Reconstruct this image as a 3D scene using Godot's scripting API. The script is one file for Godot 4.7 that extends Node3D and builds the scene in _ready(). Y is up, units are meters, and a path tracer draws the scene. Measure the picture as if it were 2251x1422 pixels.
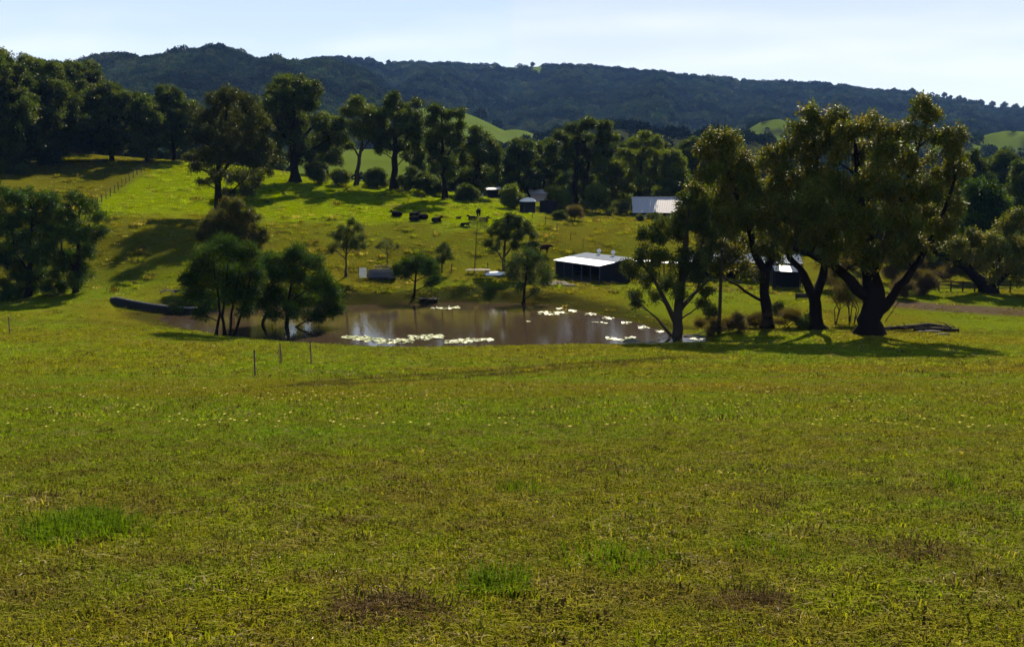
extends Node3D
# A farm valley: a sloping paddock, a muddy dam with trees round it, sheds, cattle on the hill, wooded ranges behind.
# World: y = 0 is the water of the dam, the eye stands 16.5 m above it, looking along -z. px / py are picture
# coordinates that were measured in the photograph; P() and spot() turn them into places in metres.

const CX := 1125.5
const CY := 711.0
const FL := 2308.0
const EYE := 16.5
var pitch := atan((711.0 - 360.0) / 2308.0)
var rng := RandomNumberGenerator.new()
var nz := FastNoiseLite.new()
var M := {}
var sprays := {}

# ------------------------------------------------------------------ measuring
func P(px: float, py: float, d: float) -> Vector3:
	var a := (px - CX) / FL
	var b := -(py - CY) / FL
	var dir := Vector3(a, b * cos(pitch) - sin(pitch), -b * sin(pitch) - cos(pitch))
	return Vector3(0, EYE, 0) + dir * (d / -dir.z)

func elev(py: float, d: float) -> float:
	return P(CX, py, d).y

func xat(px: float, d: float) -> float:
	return P(px, 500.0, d).x

func spot(px: float, py: float, from := 90.0, to := 330.0) -> Vector3:   # where the sight line meets the ground
	var d := from
	while d < to:
		var p := P(px, py, d)
		if p.y <= ground(p.x, d):
			p.y = ground(p.x, d)
			return p
		d += 0.25
	return at(px, to)

func at(px: float, d: float) -> Vector3:
	var x := xat(px, d)
	return Vector3(x, ground(x, d), -d)

func rnd(a: float, b: float) -> float:
	return rng.randf_range(a, b)

func sstep(a: float, b: float, x: float) -> float:
	return smoothstep(a, b, x)

# ------------------------------------------------------------------ naming
var used := {}
func numbered(called: String) -> String:
	var n: int = used.get(called, 0)
	used[called] = n + 1
	return called if n == 0 else "%s_%03d" % [called, n]

func tag(o: Node3D, label: String, category: String, group := "", kind := "") -> Node3D:
	if label: o.set_meta("label", label)
	if category: o.set_meta("category", category)
	if group: o.set_meta("group", group)
	if kind: o.set_meta("kind", kind)
	return o

func thing(called: String, label: String, category: String, where := Vector3.ZERO, turn := 0.0, group := "") -> Node3D:
	var o := Node3D.new()
	o.name = numbered(called)
	add_child(o)
	o.position = where
	o.rotation.y = turn
	tag(o, label, category, group)
	return o

func obj(called: String, mesh: Mesh, mat: Material, parent: Node = self) -> MeshInstance3D:
	var o := MeshInstance3D.new()
	o.name = numbered(called) if parent == self else called
	o.mesh = mesh
	o.material_override = mat
	parent.add_child(o, true)
	return o

func many(called: String, mesh: Mesh, mat: Material, places: Array[Transform3D], tints: PackedColorArray, parent: Node = self) -> MultiMeshInstance3D:
	var mm := MultiMesh.new()
	mm.transform_format = MultiMesh.TRANSFORM_3D
	mm.use_colors = true
	mm.mesh = mesh
	mm.instance_count = places.size()
	for i in places.size():
		mm.set_instance_transform(i, places[i])
		mm.set_instance_color(i, tints[i])
	var o := MultiMeshInstance3D.new()
	o.name = numbered(called) if parent == self else called
	if parent != self: o.set_meta("kind", "stuff")
	o.multimesh = mm
	o.material_override = mat
	parent.add_child(o, true)
	return o

func dup(o: Node3D, where: Vector3, turn: float, size: float, label: String, group := "") -> Node3D:
	var c: Node3D = o.duplicate()
	var stem := String(o.name).rstrip("0123456789").trim_suffix("_")
	c.name = numbered(stem)
	add_child(c)
	c.position = where
	c.rotation = Vector3(0, turn, 0)
	c.scale = Vector3.ONE * size
	c.set_meta("label", label)
	if group: c.set_meta("group", group)
	return c

# ------------------------------------------------------------------ shapes
class Shape:
	var v := PackedVector3Array()
	var n := PackedVector3Array()
	var c := PackedColorArray()
	var f := PackedInt32Array()

	func quad(a: Vector3, b: Vector3, cc: Vector3, d: Vector3) -> void:   # clockwise seen from the front
		var k := v.size()
		var m := (cc - a).cross(b - a)
		if m.length() < 1e-9: m = (d - a).cross(cc - a)
		m = m.normalized()
		for p in [a, b, cc, d]:
			v.append(p)
			n.append(m)
		f.append_array([k, k + 1, k + 2, k, k + 2, k + 3])

	func box(center: Vector3, size: Vector3, basis := Basis.IDENTITY) -> void:
		var h := size / 2.0
		var p := []
		for i in 8:
			p.append(center + basis * Vector3(h.x * (1 if i & 1 else -1), h.y * (1 if i & 2 else -1), h.z * (1 if i & 4 else -1)))
		quad(p[4], p[6], p[7], p[5])
		quad(p[1], p[3], p[2], p[0])
		quad(p[5], p[7], p[3], p[1])
		quad(p[0], p[2], p[6], p[4])
		quad(p[6], p[2], p[3], p[7])
		quad(p[0], p[4], p[5], p[1])

	func bar(a: Vector3, b: Vector3, w: float, t: float) -> void:
		var y := (b - a).normalized()
		var x := y.cross(Vector3.FORWARD if absf(y.z) < 0.9 else Vector3.RIGHT).normalized()
		box((a + b) / 2.0, Vector3(w, a.distance_to(b), t), Basis(x, y, x.cross(y)))

	func tube(pts: PackedVector3Array, rad: PackedFloat32Array, sides := 7, capped := false) -> void:
		var k := v.size()
		var up := Vector3.ZERO
		for i in pts.size():
			var t := (pts[mini(i + 1, pts.size() - 1)] - pts[maxi(i - 1, 0)]).normalized()
			if up == Vector3.ZERO: up = t.cross(Vector3(0.31, 0.11, 0.94)).normalized()
			up = (up - t * up.dot(t)).normalized()
			var w := t.cross(up)
			for s in sides:
				var q := TAU * s / sides
				var o := up * cos(q) + w * sin(q)
				v.append(pts[i] + o * rad[i] * (1.0 + (0.09 * sin(s * 2.6 + i * 0.7) + 0.05 * sin(s * 5.1 + i * 2.3) if sides > 8 else 0.0)))
				n.append(o)
		for i in pts.size() - 1:
			for s in sides:
				var a := k + i * sides + s
				var b := k + i * sides + (s + 1) % sides
				f.append_array([a, b + sides, b, a, a + sides, b + sides])
		if capped:
			for e in [0, pts.size() - 1]:
				var m := v.size()
				v.append(pts[e])
				n.append((pts[e] - pts[1 if e == 0 else e - 1]).normalized())
				for s in sides:
					var a := k + int(e) * sides + s
					var b := k + int(e) * sides + (s + 1) % sides
					f.append_array([m, b, a] if e else [m, a, b])

	func lathe(profile: Array, sides := 20) -> void:      # [radius, height] from the bottom up
		var pts := PackedVector3Array()
		var k := v.size()
		for p in profile:
			for s in sides:
				var q := TAU * s / sides
				v.append(Vector3(p[0] * cos(q), p[1], p[0] * sin(q)))
				n.append(Vector3(cos(q), 0.3, sin(q)).normalized())
		for i in profile.size() - 1:
			for s in sides:
				var a := k + i * sides + s
				var b := k + i * sides + (s + 1) % sides
				f.append_array([a, b + sides, a + sides, a, b, b + sides])

	func done(smooth := true) -> ArrayMesh:
		var m := ArrayMesh.new()
		if v.is_empty(): return m
		var a := []
		a.resize(Mesh.ARRAY_MAX)
		a[Mesh.ARRAY_VERTEX] = v
		if smooth and n.size() == v.size(): a[Mesh.ARRAY_NORMAL] = n
		if c.size() == v.size(): a[Mesh.ARRAY_COLOR] = c
		a[Mesh.ARRAY_INDEX] = f
		m.add_surface_from_arrays(Mesh.PRIMITIVE_TRIANGLES, a)
		return m

func mat(called: String, c: Color, rough := 0.9, extra := {}) -> StandardMaterial3D:   # c is the linear base colour
	var m := StandardMaterial3D.new()
	m.resource_name = called
	m.albedo_color = c.linear_to_srgb()
	m.roughness = rough
	m.metallic_specular = 0.4
	for k in extra: m.set(k, extra[k])
	M[called] = m
	return m

func grain(freq: float, lo: float, hi: float, seed_: int, oct := 4, size := 512) -> ImageTexture:
	var n := FastNoiseLite.new()
	n.seed = seed_
	n.noise_type = FastNoiseLite.TYPE_SIMPLEX_SMOOTH
	n.frequency = freq
	n.fractal_octaves = oct
	var im := n.get_seamless_image(size, size)
	im.convert(Image.FORMAT_L8)
	var out := Image.create(size, size, false, Image.FORMAT_RGB8)
	var data := im.get_data()
	var px := PackedByteArray()
	px.resize(size * size * 3)
	for i in size * size:
		var g := int(255.0 * clampf(lerpf(lo, hi, data[i] / 255.0), 0, 1))
		px[i * 3] = g
		px[i * 3 + 1] = g
		px[i * 3 + 2] = g
	out.set_data(size, size, false, Image.FORMAT_RGB8, px)
	return ImageTexture.create_from_image(out)

func textured(m: StandardMaterial3D, t: Texture2D, scale_: float, world := true) -> StandardMaterial3D:
	m.albedo_texture = t
	m.uv1_triplanar = true
	m.uv1_world_triplanar = world
	m.uv1_scale = Vector3.ONE * scale_
	return m

# ------------------------------------------------------------------ the lie of the land
var CP := []                       # [x, d, height] that the local ground passes through
var tps := PackedFloat64Array()
var pond := PackedVector2Array()   # shore line, x and d
const LX0 := -150
const LX1 := 170
const LD0 := -24
const LD1 := 300
var lat := PackedFloat32Array()
var shore := PackedFloat32Array()  # distance to the shore line, negative in the water
var ruts: Array[PackedVector2Array] = []

func drop(d: float) -> float:
	var k := [[-30, -2.2], [0, 1.6], [5, 2.42], [10, 3.25], [20, 5.0], [30, 6.8], [45, 9.5], [61, 12.25], [72, 13.75], [80, 14.6], [90, 15.7], [96, 16.25]]
	for i in k.size() - 1:
		if d <= k[i + 1][0]:
			return lerpf(k[i][1], k[i + 1][1], (d - k[i][0]) / (k[i + 1][0] - k[i][0]))
	return 16.25

func make_points() -> void:
	for px in [-700, 100, 700, 1125, 1600, 2200, 2900]:
		for d in [-24, 0, 8, 18, 30, 45, 61, 76, 90]:
			var left: float = clampf((700.0 - px) / 700.0, 0.0, 1.6) * sstep(50, 90, d) * 1.45
			CP.append([xat(px, maxf(d, 16.0)) , float(d), EYE - drop(d) + left])
	for c in [[0, 719, 95], [250, 725, 96], [480, 737, 100.5], [100, 690, 109], [250, 660, 120], [420, 668, 118], [0, 655, 128], [180, 642, 128], [300, 622, 130], [400, 640, 125],
			[200, 590, 137], [280, 560, 140], [60, 560, 146], [230, 500, 150], [225, 455, 163], [345, 357, 206], [100, 410, 180], [0, 400, 176], [250, 352, 212], [100, 340, 222], [-150, 330, 222],
			[420, 364, 206], [560, 386, 199], [640, 401, 195], [740, 409, 193], [830, 417, 190], [960, 432, 187], [1050, 447, 184], [1150, 466, 179], [1290, 472, 182], [1400, 487, 178], [1500, 497, 176],
			[450, 470, 164], [560, 475, 162], [900, 470, 165], [900, 540, 146], [900, 610, 134.5], [640, 560, 141], [600, 622, 128], [750, 615, 131], [1050, 608, 134], [1050, 540, 147], [700, 480, 162],
			[900, 641, 127], [740, 645, 124], [1150, 641, 127], [1318, 622, 135], [1221, 606, 143], [1210, 560, 149], [1300, 545, 153], [1400, 520, 160], [1390, 612, 143], [1500, 612, 143],
			[1430, 660, 121], [1560, 617, 138], [1700, 627, 135], [1560, 690, 113], [1700, 690, 113], [1620, 735, 100.5], [1912, 738, 99], [1795, 725, 102], [2060, 715, 106], [2050, 690, 112],
			[2200, 655, 124], [2170, 640, 130], [2100, 632, 133], [1900, 605, 145], [2251, 735, 100], [2400, 740, 100], [2230, 610, 150], [2400, 580, 170]]:
		var p := P(c[0], c[1], c[2])
		CP.append([p.x, float(c[2]), p.y])
	for c in [[-140, 60, 6.5], [-150, 130, 8], [-140, 175, 15], [-150, 230, 22], [-150, 290, 26], [-60, 250, 15], [-60, 295, 12], [0, 240, 7], [0, 295, 5], [60, 230, 5], [60, 290, 4], [160, 130, 2], [160, 200, 4], [160, 290, 6], [-100, 260, 21], [100, 250, 5], [150, 60, 4.6]]:
		CP.append([float(c[0]), float(c[1]), float(c[2])])

func kern(r2: float) -> float:
	return 0.0 if r2 < 1e-9 else 0.5 * r2 * log(r2)

func solve_land() -> void:
	make_points()
	var n := CP.size()
	var w := n + 3
	var a: Array[PackedFloat64Array] = []
	for i in w:
		var row := PackedFloat64Array()
		row.resize(w + 1)
		if i < n:
			for j in n:
				var dx: float = (CP[i][0] - CP[j][0]) / 50.0
				var dd: float = (CP[i][1] - CP[j][1]) / 50.0
				row[j] = kern(dx * dx + dd * dd)
			row[i] += 0.004
			row[n] = 1.0
			row[n + 1] = CP[i][0] / 50.0
			row[n + 2] = CP[i][1] / 50.0
			row[w] = CP[i][2]
		else:
			for j in n:
				row[j] = 1.0 if i == n else CP[j][0] / 50.0 if i == n + 1 else CP[j][1] / 50.0
		a.append(row)
	for k in w:
		var best := k
		for i in range(k + 1, w):
			if absf(a[i][k]) > absf(a[best][k]): best = i
		var tmp := a[k]
		a[k] = a[best]
		a[best] = tmp
		var top := a[k]
		for i in range(k + 1, w):
			var row := a[i]
			var q := row[k] / top[k]
			if q != 0.0:
				for j in range(k, w + 1): row[j] -= q * top[j]
				a[i] = row
	tps.resize(w)
	for k in range(w - 1, -1, -1):
		var s := a[k][w]
		for j in range(k + 1, w): s -= a[k][j] * tps[j]
		tps[k] = s / a[k][k]
	# the shore line
	for c in [[345, 702], [365, 690], [430, 688], [500, 684], [600, 679], [680, 675], [740, 672], [820, 671], [900, 668], [1000, 666], [1080, 667], [1150, 668], [1210, 672], [1260, 680], [1340, 695], [1400, 711], [1480, 733], [1560, 743], [1556, 750],
			[1500, 753], [1350, 759], [1200, 763], [1100, 765], [1000, 767], [880, 769], [780, 763], [700, 756], [620, 750], [540, 742], [470, 734], [400, 722], [355, 710]]:
		var d := 60.0
		while P(c[0], c[1], d).y > 0.0: d += 0.1
		pond.append(Vector2(xat(c[0], d), d))
	var nx := LX1 - LX0 + 1
	var nd := LD1 - LD0 + 1
	lat.resize(nx * nd)
	shore.resize(nx * nd)
	var qx := PackedFloat64Array()
	var qd := PackedFloat64Array()
	for c in CP:
		qx.append(c[0] / 50.0)
		qd.append(c[1] / 50.0)
	for j in nd:
		for i in nx:
			var x := float(LX0 + i)
			var d := float(LD0 + j)
			lat[j * nx + i] = 0.0
			shore[j * nx + i] = 99.0
			if (i % 2 == 0 or i == nx - 1) and (j % 2 == 0 or j == nd - 1):
				var u := x / 50.0
				var w2 := d / 50.0
				var h := tps[n] + tps[n + 1] * u + tps[n + 2] * w2
				for k in n:
					var r2 := (u - qx[k]) * (u - qx[k]) + (w2 - qd[k]) * (w2 - qd[k])
					if r2 > 1e-9: h += tps[k] * 0.5 * r2 * log(r2)
				lat[j * nx + i] = h
	for j in nd:                                       # fill the odd rows and columns
		if j % 2 == 0:
			for i in range(1, nx - 1, 2):
				var o := j * nx + i
				lat[o] = (lat[o - 1] + lat[o + 1]) * 0.5 if i < 3 or i > nx - 4 else (9.0 * (lat[o - 1] + lat[o + 1]) - lat[o - 3] - lat[o + 3]) / 16.0
	for j in range(1, nd - 1, 2):
		for i in nx:
			var o := j * nx + i
			lat[o] = (lat[o - nx] + lat[o + nx]) * 0.5 if j < 3 or j > nd - 4 else (9.0 * (lat[o - nx] + lat[o + nx]) - lat[o - 3 * nx] - lat[o + 3 * nx]) / 16.0
	for j in nd:
		for i in nx:
			var x := float(LX0 + i)
			var d := float(LD0 + j)
			var o := j * nx + i
			var h := lat[o]
			var lump := 0.10 if d < 95.0 else 0.22
			h += nz.get_noise_2d(x * 1.0, d * 1.0) * lump + nz.get_noise_2d(x * 4.0 + 300.0, d * 4.0) * lump * 0.45
			if d > 205.0: h = lerpf(h, far_height(x, d), sstep(225, 292, d))
			var side := maxf(absf(x - 10.0) - 115.0, 0.0)
			if side > 0.0 and d < 225.0: h = lerpf(h, far_height(x, d), sstep(0, 44, side) * sstep(60, 120, d))
			if d > 86.0 and d < 130.0 and x > -50.0 and x < 30.0:
				var p := Vector2(x, d)
				var s := 99.0
				for k in pond.size():
					var q := Geometry2D.get_closest_point_to_segment(p, pond[k], pond[(k + 1) % pond.size()])
					s = minf(s, p.distance_to(q))
				if Geometry2D.is_point_in_polygon(p, pond): s = -s
				shore[o] = s
				if s < 0.0:
					h = -0.12 + 0.45 * maxf(s, -3.0)
				elif s < 4.0:
					var far_side := d > 104.0 + 0.0 * x
					var edge := 0.0 + s * 0.06
					h = lerpf(edge, maxf(h, 0.1), sstep(0.4, 3.2 if far_side else 4.0, s + nz.get_noise_2d(x * 6.0, d * 6.0) * 0.9))
			if x > -50.0 and x < -33.0 and d > 106.0 and d < 124.0:      # the cut in front of the retaining wall
				var px := CX + x / d * FL
				if px > 236.0 and px < 436.0:
					var wd := curve([[236, 120.0], [252, 119.0], [290, 117.6], [330, 116.6], [370, 116.0], [436, 115.2]], px)
					var foot := elev(curve([[236, 668], [252, 672], [290, 679], [330, 685], [370, 688], [436, 690]], px), wd)
					if d < wd + 0.35: h = lerpf(minf(h, foot - 0.05), h, sstep(5.0, 11.0, wd - d))
					elif d < wd + 4.0: h = maxf(h, elev(curve([[236, 658], [252, 655], [290, 663], [330, 670], [370, 675], [436, 678]], px), wd) - 0.06)
			lat[o] = h

func _lat(a: PackedFloat32Array, x: float, d: float) -> float:
	var nx := LX1 - LX0 + 1
	var u := clampf(x - LX0, 0.0, nx - 1.001)
	var w := clampf(d - LD0, 0.0, float(LD1 - LD0) - 0.001)
	var i := int(u)
	var j := int(w)
	var o := j * nx + i
	var fu := u - i
	var fw := w - j
	if fu + fw <= 1.0:
		return a[o] + (a[o + 1] - a[o]) * fu + (a[o + nx] - a[o]) * fw
	return a[o + nx + 1] + (a[o + nx] - a[o + nx + 1]) * (1.0 - fu) + (a[o + 1] - a[o + nx + 1]) * (1.0 - fw)

func ground(x: float, d: float) -> float:
	if x < LX0 + 1 or x > LX1 - 1 or d > LD1 - 1 or d < LD0 + 1:
		return far_height(x, d)
	return _lat(lat, x, d)

func curve(k: Array, t: float) -> float:
	if t <= k[0][0]: return k[0][1]
	for i in k.size() - 1:
		if t <= k[i + 1][0]:
			return lerpf(k[i][1], k[i + 1][1], sstep(0, 1, (t - k[i][0]) / (k[i + 1][0] - k[i][0])) * 0.5 + 0.5 * (t - k[i][0]) / (k[i + 1][0] - k[i][0]))
	return k[-1][1]

const KNOLL := [[-900, 205], [-300, 195], [60, 178], [170, 164], [220, 152], [255, 146], [340, 152], [375, 144], [430, 126], [460, 119], [482, 117], [510, 120], [540, 130], [575, 152], [605, 160], [680, 185], [780, 210], [880, 260], [1000, 320], [3000, 350]]
const RANGE := [[-900, 165], [300, 165], [560, 160], [650, 146], [705, 134], [760, 129], [815, 134], [870, 142], [1000, 145], [1100, 146], [1185, 146], [1200, 147], [1240, 146], [1340, 152], [1400, 160], [1500, 170], [1700, 185], [1800, 188], [1860, 197], [1900, 203], [2000, 207], [2040, 210], [2100, 225], [2200, 241], [2260, 248], [2500, 270], [3200, 250]]

func bump(x: float, d: float, px: float, py: float, bd: float, wx: float, wd: float) -> float:
	var e := elev(py, bd)
	var u := (x - xat(px, bd)) / wx
	var w := (d - bd) / wd
	return e * exp(-(u * u + w * w))

func ridge(k: Array, px: float, d: float, foot: float, top: float, base: float, seed_: float) -> float:
	var bend := nz.get_noise_2d(px * 0.10 + seed_, 0.0) * 0.22
	var crest := top * (1.0 + bend * 0.25)
	var t := (d - foot * (1.0 + bend)) / (crest - foot * (1.0 + bend))
	var e := elev(curve(k, px), crest)
	if t <= 0.0: return base
	if t < 1.0:
		var gully := nz.get_noise_2d(px * 0.16 + seed_, d * 0.012) * 0.34 * t * (1.0 - t) * 2.0
		return base + (e - base) * clampf(pow(t, 1.25) * 0.75 + 0.25 * sstep(0, 1, t) + gully, 0.0, 1.0)
	return base + (e - base) * (1.0 - 0.35 * sstep(1.0, 1.9, t))

func far_height(x: float, d: float) -> float:
	if d < 120.0:
		var s := EYE - drop(d)
		return s + sstep(100, 260, absf(x)) * 3.0
	var px := CX + x / d * FL
	var h := 4.0 + sstep(250, 900, d) * 12.0 + nz.get_noise_2d(x * 0.25, d * 0.25) * 3.0 * sstep(200, 400, d)
	h += sstep(40, 200, -x) * sstep(140, 220, d) * 20.0 * (1.0 - sstep(260, 420, d))
	h = maxf(h, bump(x, d, 830, 328, 430, 95, 110))
	h = maxf(h, bump(x, d, 960, 238, 1000, 105, 260))
	h = maxf(h, bump(x, d, 1130, 285, 980, 60, 190))
	var rough := 1.0 + nz.get_noise_2d(x * 0.5, d * 0.5) * 0.16
	h = maxf(h, bump(x, d, 1706, 268, 900, 34 if px > 1706 else 52, 150) * rough)
	h = maxf(h, bump(x, d, 2040, 294, 920, 44, 150) * rough)
	h = maxf(h, bump(x, d, 2215, 290, 900, 46, 160) * rough)
	h = maxf(h, bump(x, d, 1350, 285, 700, 110, 120))
	h = maxf(h, bump(x, d, 1560, 300, 640, 70, 110))
	if d > 560.0: h = maxf(h, ridge(KNOLL, px, d, 620.0, 1300.0, h, 11.0))
	if d > 900.0: h = maxf(h, ridge(RANGE, px, d, 1050.0, 2200.0, h, 47.0))
	return h

func pasture_far(px: float, x: float, d: float) -> bool:      # open grass among the far woods
	if d < 560.0: return px > 640 and px < 1010 and d > 330
	if d < 1250.0:
		if absf(x - xat(975, 1000)) < 105.0 + nz.get_noise_2d(x * 0.6, d * 0.6) * 20.0 and d > 780 and d < 1080 and px > 900 and px < 1215: return true
		if absf(px - 1675) < 70 and d > 780 and d < 960: return nz.get_noise_2d(x * 1.1, d * 0.6) > -0.12
		if px > 2030 and d > 780 and d < 960: return nz.get_noise_2d(x * 1.1, d * 0.6) > -0.12
		if absf(px - 1165) < 40 and d > 900 and d < 1100: return true
	if d > 2080.0 and d < 2600.0 and (px > 690 and px < 860 or px > 1040 and px < 1190 or px > 2000): return nz.get_noise_2d(x * 0.3, d * 0.3) > -0.35
	return false

func land_color(x: float, d: float) -> Color:
	var a := nz.get_noise_2d(x * 1.3 + 50.0, d * 1.3) * 0.5 + 0.5
	var b := nz.get_noise_2d(x * 5.0, d * 5.0 + 90.0) * 0.5 + 0.5
	var olive := Color(0.078, 0.080, 0.0036)
	var green := Color(0.064, 0.095, 0.0032)
	var lush := Color(0.088, 0.120, 0.0035)
	var rust := Color(0.096, 0.074, 0.0045)
	var dull := Color(0.056, 0.050, 0.006)
	var c := olive.lerp(green, sstep(0.3, 0.75, a * 0.6 + b * 0.4))
	if d < 100.0:
		var px := CX + x / maxf(d, 4.0) * FL
		c = c.lerp(rust, sstep(0.42, 0.75, nz.get_noise_2d(x * 1.1, d * 2.2 + 400.0) * 0.5 + 0.5) * 0.75 * sstep(16, 34, d) * (1.0 - 0.6 * sstep(66, 90, d)) * sstep(200, 1000, px))
		c = c.lerp(dull, sstep(0.55, 0.8, b) * 0.35 * (1.0 - sstep(15, 40, d)))
	else:
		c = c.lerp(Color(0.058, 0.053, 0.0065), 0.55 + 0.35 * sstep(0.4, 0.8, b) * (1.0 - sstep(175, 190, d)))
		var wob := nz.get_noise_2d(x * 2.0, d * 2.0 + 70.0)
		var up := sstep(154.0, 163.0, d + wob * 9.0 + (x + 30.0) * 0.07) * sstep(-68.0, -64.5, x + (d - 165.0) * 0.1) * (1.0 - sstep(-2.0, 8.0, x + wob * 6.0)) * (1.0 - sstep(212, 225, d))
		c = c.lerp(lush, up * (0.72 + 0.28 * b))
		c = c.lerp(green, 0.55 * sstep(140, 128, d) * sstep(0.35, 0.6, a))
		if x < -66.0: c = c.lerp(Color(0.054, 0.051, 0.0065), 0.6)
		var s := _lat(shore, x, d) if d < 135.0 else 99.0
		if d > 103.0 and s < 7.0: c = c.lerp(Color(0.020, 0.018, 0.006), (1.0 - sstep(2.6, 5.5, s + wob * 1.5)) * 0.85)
		if s < 0.35: c = c.lerp(Color(0.028, 0.019, 0.010), 0.85)
		var bare := Vector2((x - 50.0) / 11.0, (d - 116.5 + (x - 50.0) * 0.25) / 3.4).length() + wob * 0.35
		c = c.lerp(Color(0.050, 0.037, 0.027), 1.0 - sstep(0.75, 1.15, bare))
		var path := absf(d - 131.0 + (x - 33.0) * 0.06 + wob * 0.4)
		if x > 22.0 and x < 42.0: c = c.lerp(Color(0.055, 0.042, 0.02), 0.8 * (1.0 - sstep(0.3, 1.0, path)))
	for r in (ruts if d > 38.0 and d < 96.0 else []):
		for i in r.size() - 1:
			var p := Vector2(x, d)
			var q := Geometry2D.get_closest_point_to_segment(p, r[i], r[i + 1])
			c = c.lerp(Color(0.026, 0.022, 0.005), 0.85 * (1.0 - sstep(0.4, 1.3, p.distance_to(q) + b * 0.3)))
	if d > 215.0:
		var px := CX + x / d * FL
		var far := Color(0.056, 0.080, 0.012) * (0.8 + 0.4 * a) if pasture_far(px, x, d) else Color(0.020, 0.026, 0.008)
		c = c.lerp(far, sstep(225, 330, d))
	return c

func build_land() -> void:
	for r in [[[600, 856], [760, 838], [900, 831], [1050, 820], [1180, 808], [1300, 800], [1430, 790]], [[700, 852], [860, 842], [1060, 829], [1230, 814], [1380, 799], [1500, 786]]]:
		var line := PackedVector2Array()
		for c in r:
			var p := spot(c[0], c[1], 20.0, 95.0)
			line.append(Vector2(p.x, -p.z))
		ruts.append(line)
	var nx := LX1 - LX0 + 1
	var nd := LD1 - LD0 + 1
	var s := Shape.new()
	for j in nd:
		for i in nx:
			var x := float(LX0 + i)
			var d := float(LD0 + j)
			s.v.append(Vector3(x, lat[j * nx + i], -d))
			var hx := lat[j * nx + mini(i + 1, nx - 1)] - lat[j * nx + maxi(i - 1, 0)]
			var hd := lat[mini(j + 1, nd - 1) * nx + i] - lat[maxi(j - 1, 0) * nx + i]
			s.n.append(Vector3(-hx, 2.0, hd).normalized())
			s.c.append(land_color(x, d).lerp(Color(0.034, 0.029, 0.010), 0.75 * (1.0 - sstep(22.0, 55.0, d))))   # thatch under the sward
	for j in nd - 1:
		for i in nx - 1:
			var o := j * nx + i
			s.f.append_array([o, o + nx, o + 1, o + 1, o + nx, o + nx + 1])
	tag(obj("ground", s.done(), M.ground), "grassy farm slopes falling to the dam and rising to the cattle hill", "ground", "", "structure")
	# the country beyond, out to the ranges
	var rows := PackedFloat32Array([-700.0, -200.0, -24.0, 30.0, 90.0, 150.0, 210.0, 255.0, 280.0, 299.0])
	var d := 312.0
	while d < 3600.0:
		rows.append(d)
		d *= 1.0185
	rows.append(4600.0)
	s = Shape.new()
	var cols := 260
	for dd in rows:
		for i in cols + 1:
			var u := float(i) / cols * 2.0 - 1.0
			var w := maxf(dd, 420.0)
			var x := u * w * 0.86 if absf(u) < 0.75 else signf(u) * w * (0.645 + (absf(u) - 0.75) * 6.0)
			var h := far_height(x, dd)
			if x > LX0 - 3 and x < LX1 + 3 and dd > LD0 - 5 and dd < LD1 - 2.0: h = minf(h, ground(clampf(x, LX0 + 1.1, LX1 - 1.1), dd)) - 4.0
			s.v.append(Vector3(x, h, -dd))
			s.c.append(land_color(x, dd) if dd > 300 else Color(0.05, 0.05, 0.008))
	var st := cols + 1
	for j in rows.size() - 1:
		for i in cols:
			var o := j * st + i
			s.f.append_array([o, o + st, o + 1, o + 1, o + st, o + st + 1])
	s.n.resize(s.v.size())
	for k in range(0, s.f.size(), 3):
		var m := (s.v[s.f[k + 2]] - s.v[s.f[k]]).cross(s.v[s.f[k + 1]] - s.v[s.f[k]])
		for e in 3: s.n[s.f[k + e]] += m
	for k in s.n.size(): s.n[k] = s.n[k].normalized()
	tag(obj("hills", s.done(), M.ground), "far paddocks, wooded knoll and long forested range on the skyline", "hills", "", "structure")
	# the water
	s = Shape.new()
	var x0 := -52.0
	var k := 0
	var step := 2.0
	var wx := 44
	var wd := 20
	for j in wd + 1:
		for i in wx + 1:
			s.v.append(Vector3(x0 + i * step, 0.0, -(90.0 + j * step)))
			s.n.append(Vector3.UP)
	for j in wd:
		for i in wx:
			var o := j * (wx + 1) + i
			var ok := false
			for c in [[0, 0], [1, 0], [0, 1], [1, 1]]:
				ok = ok or _lat(shore, x0 + (i + c[0]) * step, 90.0 + (j + c[1]) * step) < 1.5
			if ok: s.f.append_array([o, o + wx + 1, o + 1, o + 1, o + wx + 1, o + wx + 2])
	tag(obj("water", s.done(), M.water), "brown muddy water of the farm dam", "water", "", "structure")

# ------------------------------------------------------------------ plants
func leaf(s: Shape, root: Vector3, along: Vector3, side: Vector3, l: float, w: float, tint: Color) -> void:
	var k := s.v.size()
	var up := along.cross(side).normalized() * w * 0.35
	s.v.append_array([root, root + along * l * 0.45 + side * w * 0.5 + up, root + along * l, root + along * l * 0.45 - side * w * 0.5 + up])
	for i in 4: s.c.append(tint)
	s.f.append_array([k, k + 1, k + 2, k, k + 2, k + 3])

func unit() -> Vector3:
	var z := rnd(-1, 1)
	var q := rnd(0, TAU)
	return Vector3(cos(q) * sqrt(1 - z * z), z, sin(q) * sqrt(1 - z * z))

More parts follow.
